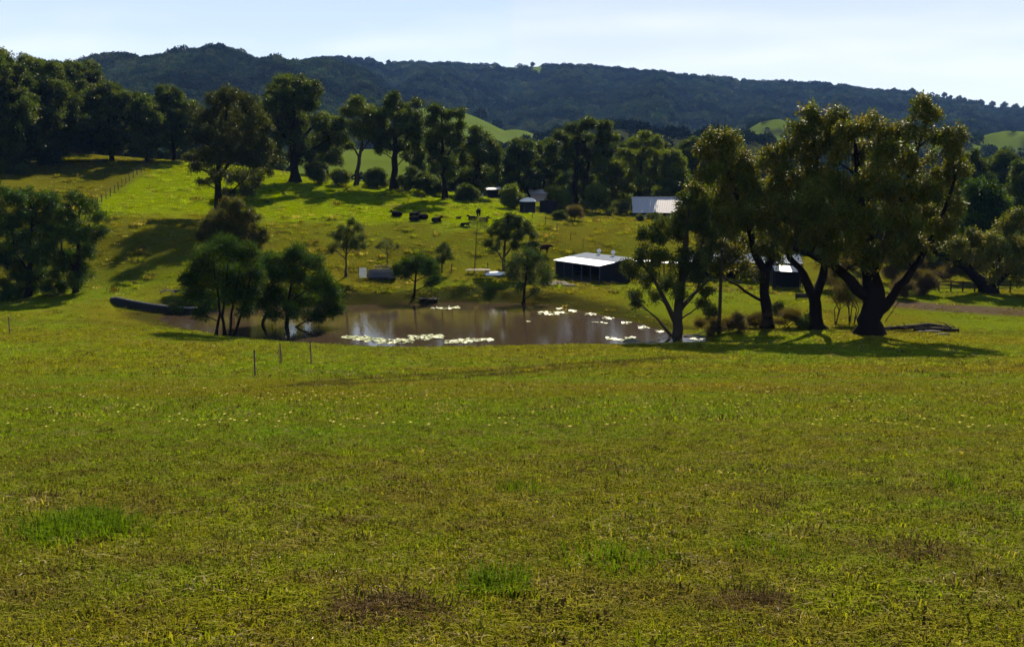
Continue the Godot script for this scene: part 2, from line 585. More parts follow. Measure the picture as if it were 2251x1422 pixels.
func spray(kind: String, seed_: int) -> ArrayMesh:
	rng.seed = seed_
	var s := Shape.new()
	var count: int = {"gum": 26, "broad": 24, "fine": 40, "thin": 16, "clump": 150, "twig": 14}[kind]
	for i in count:
		var t := rnd(0.75, 1.2)
		var tint := Color(t * rnd(0.9, 1.15), t, t * rnd(0.8, 1.2))
		var o := unit() * 0.55 * pow(rng.randf(), 0.45)
		var a: Vector3
		match kind:
			"gum":
				a = (unit() * 0.75 + Vector3.DOWN * 0.8).normalized()
				leaf(s, o, a, a.cross(unit()).normalized(), rnd(0.26, 0.42), rnd(0.08, 0.13), tint)
			"broad":
				a = (unit() + o * 0.8 + Vector3.UP * 0.15).normalized()
				leaf(s, o, a, a.cross(Vector3.UP + unit() * 0.6).normalized(), rnd(0.24, 0.36), rnd(0.12, 0.18), tint)
			"fine":
				a = (unit() * 0.55 + o * 1.3 + Vector3.UP * 0.2).normalized()
				leaf(s, o, a, a.cross(unit()).normalized(), rnd(0.32, 0.52), rnd(0.06, 0.1), tint)
			"thin":
				a = (unit() * 0.7 + Vector3.DOWN * 0.5).normalized()
				leaf(s, o, a, a.cross(unit()).normalized(), rnd(0.3, 0.5), rnd(0.03, 0.05), tint)
			"twig":
				a = (unit() * 0.8 + Vector3.UP * 0.5).normalized()
				leaf(s, o * 0.4, a, a.cross(unit()).normalized(), rnd(0.5, 0.95), rnd(0.018, 0.03), tint)
			"clump":        # a whole far-off crown, one metre in radius
				var q := unit()
				q.y = absf(q.y) * 1.0 - 0.15
				a = (unit() + q * 0.6).normalized()
				leaf(s, q * rnd(0.65, 1.0), a, a.cross(unit()).normalized(), rnd(0.25, 0.45), rnd(0.18, 0.3), tint)
	return s.done(false)

func branch_line(a: Vector3, b: Vector3, lift: float, steps: int, jitter: float) -> PackedVector3Array:
	var pts := PackedVector3Array()
	var l := a.distance_to(b)
	var mid := (a + b) * 0.5 + Vector3.UP * lift * l + unit() * jitter * l
	for i in steps + 1:
		var t := float(i) / steps
		pts.append(a * (1 - t) * (1 - t) + mid * 2.0 * t * (1 - t) + b * t * t + (unit() * jitter * 0.18 * l if i > 0 and i < steps else Vector3.ZERO))
	return pts

func taper(r0: float, r1: float, n: int) -> PackedFloat32Array:
	var r := PackedFloat32Array()
	for i in n: r.append(lerpf(r0, r1, float(i) / (n - 1)))
	return r

# stems: arrays of Vector4 (x, y, z, radius); lobes: Vector4 (x, y, z, radius), all from the base of the tree in metres
func grow(root: Node3D, stems: Array, lobes: Array, kind: String, bark: Material, leaves: Material, dens: float, tints: Array, size := 1.0, flat := 0.8) -> void:
	var s := Shape.new()
	var joints: Array[Vector4] = []
	for st in stems:
		var pts := PackedVector3Array()
		var rad := PackedFloat32Array()
		for i in st.size() - 1:
			var cuts := 3
			for c in cuts:
				var q: Vector4 = st[i].lerp(st[i + 1], float(c) / cuts)
				var j := Vector3.ZERO if (i == 0 and c == 0) else unit() * q.w * 0.28
				pts.append(Vector3(q.x, q.y, q.z) + j)
				rad.append(q.w * rnd(0.93, 1.08))
		var last: Vector4 = st[-1]
		pts.append(Vector3(last.x, last.y, last.z))
		rad.append(last.w)
		if rad[0] > 0.12 and absf(st[0].y) < 0.3:             # the flare of the roots
			rad[0] *= 1.5
			pts.insert(0, pts[0] + Vector3.DOWN * 0.5)
			rad.insert(0, rad[0] * 1.25)
		s.tube(pts, rad, 13 if rad[0] > 0.3 else 7)
		for i in range(2, pts.size()): joints.append(Vector4(pts[i].x, pts[i].y, pts[i].z, rad[i]))
	var order := lobes.duplicate()
	order.sort_custom(func(a, b): return a.y - a.w * 0.3 < b.y - b.w * 0.3)
	var places: Array[Transform3D] = []
	var cols := PackedColorArray()
	for lb in order:
		var c := Vector3(lb.x, lb.y, lb.z)
		var best := joints[0]
		var cost := 1e9
		for j in joints:
			var v := c - Vector3(j.x, j.y, j.z)
			var k := v.length() + maxf(0.0, 0.55 * Vector2(v.x, v.z).length() - v.y) * 1.4 - j.w * 2.0
			if k < cost:
				cost = k
				best = j
		var a := Vector3(best.x, best.y, best.z)
		var r0: float = clampf(0.025 + 0.022 * a.distance_to(c) + 0.018 * lb.w, 0.02, best.w * 0.75)
		var line := branch_line(a, c, 0.08, 6, 0.12)
		s.tube(line, taper(r0, maxf(r0 * 0.4, 0.012), line.size()), 6)
		for i in range(2, line.size()): joints.append(Vector4(line[i].x, line[i].y, line[i].z, lerpf(r0, r0 * 0.4, i / 6.0)))
		for i in 4:
			var e: Vector3 = c + unit() * Vector3(1, flat, 1) * lb.w * 0.8
			s.tube(branch_line(line[rng.randi_range(3, 6)], e, 0.05, 3, 0.12), taper(maxf(r0 * 0.35, 0.012), 0.008, 4), 4)
		var n := int(dens * lb.w * maxf(lb.w, 0.8)) + 4
		var shade := rnd(0.85, 1.15)
		var knots: Array[Vector4] = []                       # foliage hangs in tufts with gaps between them
		for i in 5 + int(lb.w * 3.5):
			var u := unit()
			if u.y < -0.3 and rng.randf() < 0.5: u.y = -u.y
			var e: Vector3 = c + u * Vector3(1, flat, 1) * lb.w * rnd(0.5, 0.95)
			knots.append(Vector4(e.x, e.y, e.z, (rnd(0.26, 0.5) if kind != "fine" else rnd(0.2, 0.36)) * lb.w))
		for i in n:
			var k := knots[i % knots.size()]
			var e := Vector3(k.x, k.y, k.z) + unit() * Vector3(1, 0.75, 1) * k.w * sqrt(rng.randf())
			if i % 6 == 0: e = c + unit() * lb.w * 0.5 * rng.randf()
			var z := size * rnd(0.7, 1.25)
			places.append(Transform3D(Basis.from_euler(Vector3(rnd(-0.4, 0.4), rnd(0, TAU), rnd(-0.4, 0.4))).scaled(Vector3(z, z * rnd(0.8, 1.1), z)), e))
			var t: Color = tints[rng.randi() % tints.size()]
			cols.append(t * shade * rnd(0.6, 1.5))
	obj("trunk", s.done(), bark, root)
	if not places.is_empty(): many("crown", sprays[kind], leaves, places, cols, root)

# a tree drawn from its outline: px, py of its foot; stems [[px, py, radius m, depth m], ...]; lobes [px, py, radius px, depth m]
func tree(called: String, label: String, category: String, group: String, foot: Vector3, stems: Array, lobes: Array, kind: String, bark: Material, leaves: Material, dens: float, tints: Array, size := 1.0, flat := 0.8, swell := 1.09) -> Node3D:
	rng.seed = hash(label)
	var root := thing(called, label, category, foot, 0.0, group)
	var d := -foot.z
	var st := []
	for line in stems:
		var o := []
		for k in line.size():
			var q = line[k]
			var dz: float = q[3] if q.size() > 3 else 0.0
			var p := P(q[0], q[1], d + dz) - foot
			if k == 0 and p.y < 1.2: p.y = minf(p.y, 0.0)
			o.append(Vector4(p.x, p.y, p.z, q[2]))
		st.append(o)
	var lo := []
	for q in lobes:
		var dz: float = q[3] if q.size() > 3 else rnd(-1, 1) * q[2] * d / FL * 1.1
		var p := P(q[0], q[1], d + dz) - foot
		lo.append(Vector4(p.x, p.y, p.z, q[2] * d / FL * swell))
	grow(root, st, lo, kind, bark, leaves, dens, tints, size, flat)
	return root

# a tree of its kind that is grown from its height, width and the share of bare trunk
func free_tree(called: String, label: String, category: String, group: String, where: Vector3, h: float, w: float, bare: float, n: int, kind: String, bark: Material, leaves: Material, dens: float, tints: Array, size := 1.2, shape := 0.0) -> Node3D:
	rng.seed = hash(label)
	var root := thing(called, label, category, where, 0.0, group)
	var lean := Vector2(rnd(-0.06, 0.06), rnd(-0.06, 0.06)) * h
	var r: float = 0.018 * h + 0.05
	var fork := rnd(0.3, 0.45) * h
	var stems := [[Vector4(0, 0, 0, r), Vector4(lean.x * 0.4, fork, lean.y * 0.4, r * 0.8), Vector4(lean.x, h * 0.86, lean.y, r * 0.2)]]
	for k in 2:
		var q := rnd(0, TAU)
		stems.append([Vector4(lean.x * 0.35, fork * rnd(0.8, 1.2), lean.y * 0.35, r * 0.6), Vector4(cos(q) * w * 0.16, h * 0.6, sin(q) * w * 0.16, r * 0.42), Vector4(cos(q) * w * 0.27, h * rnd(0.75, 0.85), sin(q) * w * 0.27, r * 0.15)])
	var lobes := []
	for i in n:
		var y := pow((i + rng.randf()) / n, 0.85)
		var wide := (sin(PI * clampf(0.12 + y * 0.80, 0, 1)) * (1.0 - shape) + shape * (1.0 - y * 0.75)) * w * 0.5
		var q := i * 2.4 + rnd(-0.5, 0.5)
		var rr := wide * sqrt(rnd(0.05, 0.85))
		var lr := rnd(0.10, 0.17) * w + 0.35
		lobes.append(Vector4(cos(q) * rr + lean.x * y, h * (bare + (1.0 - bare) * y) - lr * 0.7, sin(q) * rr + lean.y * y, lr))
	grow(root, stems, lobes, kind, bark, leaves, dens, tints, size)
	return root

# ------------------------------------------------------------------ animals: a body meshed from tapered bones
func body(bones: Array, cell: float, soft: float) -> ArrayMesh:     # bone: [ax, ay, az, bx, by, bz, ra, rb]
	var lo := Vector3.ONE * 1e9
	var hi := -lo
	for b in bones:
		for k in 2:
			var p := Vector3(b[k * 3], b[k * 3 + 1], b[k * 3 + 2])
			var r = Vector3.ONE * (b[6 + k] + cell * 2.5)
			lo = lo.min(p - r)
			hi = hi.max(p + r)
	var n := Vector3i(((hi - lo) / cell).ceil()) + Vector3i.ONE
	var val := PackedFloat32Array()
	val.resize(n.x * n.y * n.z)
	for z in n.z:
		for y in n.y:
			for x in n.x:
				var p := lo + Vector3(x, y, z) * cell
				var d := 1e3
				for b in bones:
					var a := Vector3(b[0], b[1], b[2])
					var ab := Vector3(b[3], b[4], b[5]) - a
					var t := clampf((p - a).dot(ab) / maxf(ab.length_squared(), 1e-6), 0, 1)
					var e := p.distance_to(a + ab * t) - lerpf(b[6], b[7], t)
					var hh := clampf(0.5 + 0.5 * (e - d) / soft, 0, 1)
					d = lerpf(e, d, hh) - soft * hh * (1.0 - hh)
				val[(z * n.y + y) * n.x + x] = d
	var s := Shape.new()
	var idx := {}
	for z in n.z - 1:
		for y in n.y - 1:
			for x in n.x - 1:
				var acc := Vector3.ZERO
				var cnt := 0
				var o := (z * n.y + y) * n.x + x
				for e in [[0, 1], [2, 3], [4, 5], [6, 7], [0, 2], [1, 3], [4, 6], [5, 7], [0, 4], [1, 5], [2, 6], [3, 7]]:
					var pa := Vector3(e[0] & 1, (e[0] >> 1) & 1, e[0] >> 2)
					var pb := Vector3(e[1] & 1, (e[1] >> 1) & 1, e[1] >> 2)
					var va := val[o + int(pa.x) + int(pa.y) * n.x + int(pa.z) * n.x * n.y]
					var vb := val[o + int(pb.x) + int(pb.y) * n.x + int(pb.z) * n.x * n.y]
					if (va < 0.0) != (vb < 0.0):
						acc += pa.lerp(pb, va / (va - vb))
						cnt += 1
				if cnt:
					idx[o] = s.v.size()
					s.v.append(lo + (Vector3(x, y, z) + acc / cnt) * cell)
	var stx := [1, n.x, n.x * n.y]
	for o in idx:
		for ax in 3:
			var u: int = stx[(ax + 1) % 3]
			var w: int = stx[(ax + 2) % 3]
			if not (idx.has(o - u) and idx.has(o - w) and idx.has(o - u - w)): continue
			var va := val[o]
			var vb := val[o + stx[ax]]
			if (va < 0.0) == (vb < 0.0): continue
			var q := [idx[o - u - w], idx[o - w], idx[o], idx[o - u]]
			if va < 0.0: s.f.append_array([q[0], q[2], q[1], q[0], q[3], q[2]])
			else: s.f.append_array([q[0], q[1], q[2], q[0], q[2], q[3]])
	s.n.resize(s.v.size())
	for k in range(0, s.f.size(), 3):
		var m := (s.v[s.f[k + 2]] - s.v[s.f[k]]).cross(s.v[s.f[k + 1]] - s.v[s.f[k]])
		for e in 3: s.n[s.f[k + e]] += m
	for k in s.n.size(): s.n[k] = s.n[k].normalized()
	return s.done()

# ------------------------------------------------------------------ materials and light
func make_materials() -> void:
	var fine := grain(0.02, 0.6, 1.0, 5, 5)
	var soft := grain(0.012, 0.7, 1.0, 8, 4)
	textured(mat("ground", Color.WHITE, 1.0, {"vertex_color_use_as_albedo": true, "metallic_specular": 0.0}), fine, 0.23)
	M.ground.detail_enabled = false
	mat("grass", Color.WHITE, 0.7, {"vertex_color_use_as_albedo": true, "metallic_specular": 0.04, "backlight_enabled": true, "backlight": Color(1.0, 1.0, 0.4)})
	mat("leaf", Color.WHITE, 0.5, {"vertex_color_use_as_albedo": true, "metallic_specular": 0.14, "backlight_enabled": true, "backlight": Color(0.85, 0.9, 0.3)})
	mat("far_leaf", Color.WHITE, 0.9, {"vertex_color_use_as_albedo": true, "metallic_specular": 0.0})
	mat("glossy_leaf", Color.WHITE, 0.45, {"vertex_color_use_as_albedo": true, "metallic_specular": 0.1, "backlight_enabled": true, "backlight": Color(0.85, 0.85, 0.3)})
	mat("needle", Color.WHITE, 0.6, {"vertex_color_use_as_albedo": true, "metallic_specular": 0.1, "backlight_enabled": true, "backlight": Color(0.8, 0.85, 0.35)})
	textured(mat("dark_bark", Color(0.022, 0.016, 0.012), 0.95, {"metallic_specular": 0.12}), grain(0.03, 0.3, 1.0, 12, 5), 0.9)
	textured(mat("pale_bark", Color(0.075, 0.058, 0.042), 0.9, {"metallic_specular": 0.12}), grain(0.025, 0.35, 1.0, 13, 5), 0.7)
	textured(mat("dead_wood", Color(0.32, 0.27, 0.21), 0.9), grain(0.03, 0.4, 1.0, 14, 5), 1.2)
	textured(mat("old_timber", Color(0.055, 0.043, 0.033), 0.9, {"metallic_specular": 0.12}), grain(0.03, 0.45, 1.0, 15, 5), 1.5)
	var rip := NoiseTexture2D.new()
	rip.width = 512
	rip.height = 512
	rip.seamless = true
	rip.as_normal_map = true
	rip.bump_strength = 1.6
	var rn := FastNoiseLite.new()
	rn.seed = 77
	rn.frequency = 0.018
	rip.noise = rn
	mat("water", Color(0.0215, 0.0150, 0.0095), 0.05, {"metallic_specular": 0.55, "normal_enabled": true, "normal_texture": rip, "normal_scale": 0.24, "uv1_triplanar": true, "uv1_world_triplanar": true, "uv1_scale": Vector3.ONE * 0.16})
	textured(mat("white_iron", Color(0.62, 0.64, 0.66), 0.5, {"metallic_specular": 0.3}), soft, 0.8)
	textured(mat("grey_iron", Color(0.15, 0.17, 0.205), 0.9, {"metallic_specular": 0.02}), soft, 0.8)
	textured(mat("dull_iron", Color(0.06, 0.075, 0.10), 0.9, {"metallic_specular": 0.03}), soft, 0.8)
	textured(mat("pale_roof", Color(0.36, 0.33, 0.325), 0.6, {"metallic_specular": 0.25}), soft, 0.6)
	textured(mat("dark_iron", Color(0.013, 0.014, 0.017), 0.85, {"metallic_specular": 0.1}), soft, 0.7)
	textured(mat("blue_grey", Color(0.045, 0.052, 0.078), 0.7), soft, 0.9)
	textured(mat("white_paint", Color(0.8, 0.79, 0.76), 0.45), soft, 1.1)
	textured(mat("concrete", Color(0.26, 0.24, 0.22), 0.9), fine, 0.6)
	textured(mat("old_concrete", Color(0.024, 0.023, 0.024), 0.95, {"metallic_specular": 0.1}), fine, 0.6)
	textured(mat("dark_earth", Color(0.045, 0.032, 0.022), 1.0), fine, 0.7)
	mat("black_hide", Color(0.006, 0.005, 0.005), 0.8, {"metallic_specular": 0.05})
	mat("brown_hide", Color(0.020, 0.0075, 0.005), 0.8, {"metallic_specular": 0.05})
	mat("pale_muzzle", Color(0.2, 0.15, 0.12), 0.7)
	mat("wire", Color(0.06, 0.055, 0.05), 0.9, {"metallic_specular": 0.1})
	mat("rusty_steel", Color(0.055, 0.034, 0.024), 0.8)
	mat("petal", Color.WHITE, 0.6, {"vertex_color_use_as_albedo": true})
	mat("lily", Color.WHITE, 0.5, {"vertex_color_use_as_albedo": true, "metallic_specular": 0.24})
	sprays = {}
	var seed_ := 100
	for k in ["gum", "broad", "fine", "thin", "clump", "twig"]:
		sprays[k] = spray(k, seed_)
		seed_ += 7

func sky_picture(sun: Vector3) -> ImageTexture:
	var w := 1024
	var h := 512
	var im := Image.create(w, h, false, Image.FORMAT_RGBF)
	var cirrus := FastNoiseLite.new()
	cirrus.seed = 31
	cirrus.frequency = 1.0
	cirrus.fractal_octaves = 5
	var px := PackedFloat32Array()
	px.resize(w * h * 3)
	for j in h:
		var el := PI * (0.5 - (j + 0.5) / h)
		for i in w:
			var az := TAU * ((i + 0.5) / w - 0.5)
			var dir := Vector3(sin(az) * cos(el), sin(el), -cos(az) * cos(el))
			var c: Vector3
			if el < 0.0:
				c = Vector3(0.10, 0.11, 0.07)
			else:
				var y := sin(el)
				var hz := exp(-el / 0.27)
				c = Vector3(0.030, 0.076, 0.165).lerp(Vector3(0.262, 0.278, 0.289), hz)
				c *= Vector3.ONE.lerp(Vector3(0.93, 0.985, 1.01), smoothstep(0.05, 0.5, az + 0.1))
				var ang := acos(clampf(dir.dot(sun), -1, 1))
				c += Vector3(0.13, 0.125, 0.115) * exp(-ang * ang / 0.25)
				c += Vector3(0.062, 0.052, 0.036) * exp(-pow((az + 0.10) / 0.34, 2.0)) * exp(-pow(y / 0.16, 2.0))
				var q := dir / (0.13 + y)                     # thin cirrus on a high flat layer, drawn out across the sky
				var s := cirrus.get_noise_2d(q.x * 0.5 + q.z * 0.25, q.z * 1.3 - q.x * 0.3) * 0.5 + 0.5
				var v := smoothstep(0.36, 0.80, s) * smoothstep(-0.02, 0.10, y) * exp(-y * 1.4)
				c = c.lerp(Vector3(0.270, 0.275, 0.282), v * 0.45)
			var k := (j * w + i) * 3
			px[k] = c.x
			px[k + 1] = c.y
			px[k + 2] = c.z
	im.set_data(w, h, false, Image.FORMAT_RGBF, px.to_byte_array())
	return ImageTexture.create_from_image(im)

# ------------------------------------------------------------------ grass
func tuft(seed_: int, blades: int, height: float, spread: float, lay: float, width: float) -> ArrayMesh:
	rng.seed = seed_
	var s := Shape.new()
	for i in blades:
		var q := rnd(0, TAU)
		var o := Vector3(cos(q), 0, sin(q)) * spread * sqrt(rng.randf())
		var h := height * rnd(0.5, 1.15)
		var q2 := q + rnd(-1.2, 1.2)
		var out := Vector3(cos(q2), 0, sin(q2))
		var side := Vector3(-sin(q2), 0, cos(q2)) * width * rnd(0.7, 1.3)
		var l := lay * rnd(0.5, 1.4)
		var m := o + Vector3.UP * h * 0.62 + out * h * l * 0.35
		var e := o + Vector3.UP * h * maxf(0.15, 1.0 - l * 0.5) + out * h * l
		var t := rnd(0.75, 1.25)
		var k := s.v.size()
		s.v.append_array([o - side, o + side, m - side * 0.7, m + side * 0.7, e])
		for j in 5: s.c.append(Color(t * rnd(0.95, 1.05), t, t))
		s.f.append_array([k, k + 2, k + 1, k + 1, k + 2, k + 3, k + 2, k + 4, k + 3])
	return s.done(false)

func blade_tint(x: float, d: float) -> Color:
	var a := nz.get_noise_2d(x * 9.0, d * 9.0) * 0.5 + 0.5
	var b := nz.get_noise_2d(x * 24.0 + 40.0, d * 24.0) * 0.5 + 0.5
	var e := nz.get_noise_2d(x * 85.0, d * 85.0 + 33.0) * 0.5 + 0.5
	var c := land_color_fast(x, d)
	c = c.lerp(Color(0.042, 0.094, 0.005), sstep(0.60, 0.85, a) * 0.35 + sstep(0.6, 0.75, e) * 0.3)
	c = c.lerp(Color(0.070, 0.050, 0.016), sstep(0.58, 0.80, b) * 0.35 + sstep(0.5, 0.3, e) * 0.4)
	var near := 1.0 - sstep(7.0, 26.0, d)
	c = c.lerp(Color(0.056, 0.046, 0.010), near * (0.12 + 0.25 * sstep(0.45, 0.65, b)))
	c *= 1.0 + 0.16 * sstep(34.0, 60.0, d) * (1.0 - sstep(98.0, 110.0, d))
	var t := rnd(0.7, 1.35)
	if rng.randf() < 0.05: return Color(0.20, 0.165, 0.075) * t
	if rng.randf() < 0.10 + 0.06 * near: return Color(0.055, 0.040, 0.014) * t
	return c * 1.7 * t

var tone := PackedColorArray()
func land_color_fast(x: float, d: float) -> Color:
	var nx := LX1 - LX0 + 1
	var i := clampi(roundi(x) - LX0, 0, nx - 1)
	var j := clampi(roundi(d) - LD0, 0, LD1 - LD0)
	return tone[j * nx + i]

func sow(called: String, label: String, kinds: Array, count: int, d0: float, d1: float, grow_: float, margin: float, keep: Callable) -> void:
	for k in kinds.size():
		var places: Array[Transform3D] = []
		var cols := PackedColorArray()
		rng.seed = 500 + k * 31 + int(d0)
		for i in count / kinds.size():
			var d := sqrt(lerpf(d0 * d0, d1 * d1, rng.randf()))
			var x := rnd(-1, 1) * (0.5 * d + margin)
			if x < LX0 + 2 or x > LX1 - 2: continue
			var y := ground(x, d)
			var f: float = keep.call(x, d)
			if f <= 0.0 or rng.randf() > f: continue
			var z := grow_ * rnd(0.65, 1.35) * (0.85 + 0.3 * sstep(0.0, 0.5, nz.get_noise_2d(x * 16.0, d * 16.0)) + 0.55 * sstep(0.1, 0.5, nz.get_noise_2d(x * 75.0, d * 75.0)))
			places.append(Transform3D(Basis(Vector3.UP, rnd(0, TAU)).scaled(Vector3(z, z * rnd(0.7, 1.2), z)), Vector3(x, y - 0.005, -d)))
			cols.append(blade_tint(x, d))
		tag(many(called, kinds[k], M.grass, places, cols), label, "grass", "", "stuff")

# ------------------------------------------------------------------ things people built
func one(mesh_from: Callable, smooth := false) -> ArrayMesh:
	var s := Shape.new()
	mesh_from.call(s)
	return s.done(smooth)

func box_mesh(c: Vector3, size: Vector3, basis := Basis.IDENTITY) -> ArrayMesh:
	var s := Shape.new()
	s.box(c, size, basis)
	return s.done()

func bar_mesh(a: Vector3, b: Vector3, w: float, t: float) -> ArrayMesh:
	var s := Shape.new()
	s.bar(a, b, w, t)
	return s.done()

func tube_mesh(pts: Array, rad: Array, sides := 8) -> ArrayMesh:
	var s := Shape.new()
	s.tube(PackedVector3Array(pts), PackedFloat32Array(rad), sides, true)
	return s.done()

func post_mesh(h: float, r: float, lean: Vector3) -> ArrayMesh:
	return tube_mesh([Vector3(0, -0.35, 0), lean * 0.4 + Vector3(0, h * 0.5, 0), lean + Vector3(0, h, 0)], [r, r * 0.95, r * 0.85], 6)

# a corrugated sheet lying in the plane of u and w, with ribs along w
func iron_sheet(o: Vector3, u: Vector3, w: Vector3, ribs: int, deep: float) -> ArrayMesh:
	var s := Shape.new()
	var up := w.cross(u).normalized()
	var over := up.y < -0.001                # seen from above, u to w runs clockwise
	if over: up = -up
	var n := ribs * 4
	for k in 2:
		for i in n + 1:
			var t := float(i) / n
			var hgt := sin(t * ribs * TAU) * deep
			var p := o + u * t + up * (hgt - k * 0.012)
			var m := (up - u.normalized() * cos(t * ribs * TAU) * deep * ribs * TAU / u.length()).normalized() * (1 if k == 0 else -1)
			for e in 2:
				s.v.append(p + w * e)
				s.n.append(m)
	for k in 2:
		for i in n:
			var a := k * (n + 1) * 2 + i * 2
			s.f.append_array([a, a + 1, a + 2, a + 2, a + 1, a + 3] if (k == 0) == over else [a, a + 2, a + 1, a + 2, a + 3, a + 1])
	return s.done()

func shed() -> void:
	# low skillion shed: the long open front looks over the water, the roof climbs away from it
	var o := P(1318, 622, 134.8)
	o.y = ground(o.x, 134.8)
	var root := thing("farm_shed", "dark open-fronted shed with gleaming white roof beside the dam", "shed", o)
	var a := Vector3(-5.3, 0, -8.3).normalized()      # along the front, to the far corner
	var b := Vector3(8.3, 0, -5.3).normalized()       # back into the shed
	var la := 9.85
	var lb := 5.1
	var h0 := 2.28
	var h1 := 2.98
	var bas := Basis(a, Vector3.UP, a.cross(Vector3.UP))
	obj("floor_slab", box_mesh(a * la / 2 + b * lb / 2 + Vector3(0, -0.12, 0), Vector3(la - 0.2, 0.3, lb - 0.1), bas), M.dark_earth, root)
	var n := 13
	for i in n:                                       # roof sheets: a white lower run and a grey upper run
		var u := a * (la + 0.5) / n
		var w := b * (lb * 0.52) + Vector3(0, (h1 - h0) * 0.52, 0)
		var st := a * (-0.25 + (la + 0.5) * i / n) - b * 0.25 + Vector3(0, h0 + 0.02 + (i % 2) * 0.006, 0)
		obj("roof_sheet", iron_sheet(st, u * 1.02, w, 4, 0.009), M.white_iron, root)
		obj("roof_sheet", iron_sheet(st + w * 0.99 + Vector3(0, 0.03, 0), u * 1.02, b * (lb * 0.57) + Vector3(0, (h1 - h0) * 0.57, 0), 4, 0.009), M.grey_iron, root)
	for i in 6:
		obj("post", bar_mesh(a * (la * i / 5.0) + Vector3(0, -0.2, 0), a * (la * i / 5.0) + Vector3(0, h0 - 0.05, 0), 0.13, 0.13), M.blue_grey, root)
	obj("beam", bar_mesh(Vector3(0, h0 - 0.1, 0) - a * 0.1, a * (la + 0.1) + Vector3(0, h0 - 0.1, 0), 0.08, 0.18), M.dark_iron, root)
	for i in 8:                                       # cladding of the back and of the two ends
		obj("wall_sheet", iron_sheet(b * lb + a * la * i / 8.0 + Vector3(0, -0.1, 0), a * la / 8.0, Vector3(0, h1 + 0.05, 0), 6, 0.008), M.dark_iron, root)
	for e in 2:
		for i in 5:
			var t0 := i / 5.0
			var hh := lerpf(h0, h1, t0) - 0.04
			obj("wall_sheet", iron_sheet(a * la * e + b * lb * t0 + Vector3(0, -0.1, 0), b * lb / 5.0, Vector3(0, hh + 0.1, 0), 4, 0.008), M.dark_iron, root)
	for i in 2:                                       # closed bays at the far end of the front
		for k in 2: obj("wall_sheet", iron_sheet(a * (la * (0.62 + 0.19 * i + 0.095 * k)) - b * 0.02 + Vector3(0, -0.1, 0), a * la * 0.094, Vector3(0, h0, 0), 4, 0.008), M.dark_iron, root)
	for k in [0.30, 0.62]:
		var p: Vector3 = a * la * (1.0 - float(k)) + b * lb * 1.0 + Vector3(0, h1 + 0.03, 0)
		var vent := obj("roof_vent", one(func(s): s.lathe([[0.1, -0.1], [0.1, 0.3], [0.24, 0.36], [0.3, 0.55], [0.24, 0.72], [0.08, 0.8], [0.0, 0.8]], 12), true), M.white_paint, root)
		vent.position = p
	# gutter
	obj("gutter", bar_mesh(-b * 0.27 - a * 0.25 + Vector3(0, h0 - 0.02, 0), -b * 0.27 + a * (la + 0.25) + Vector3(0, h0 - 0.02, 0), 0.1, 0.1), M.white_iron, root)

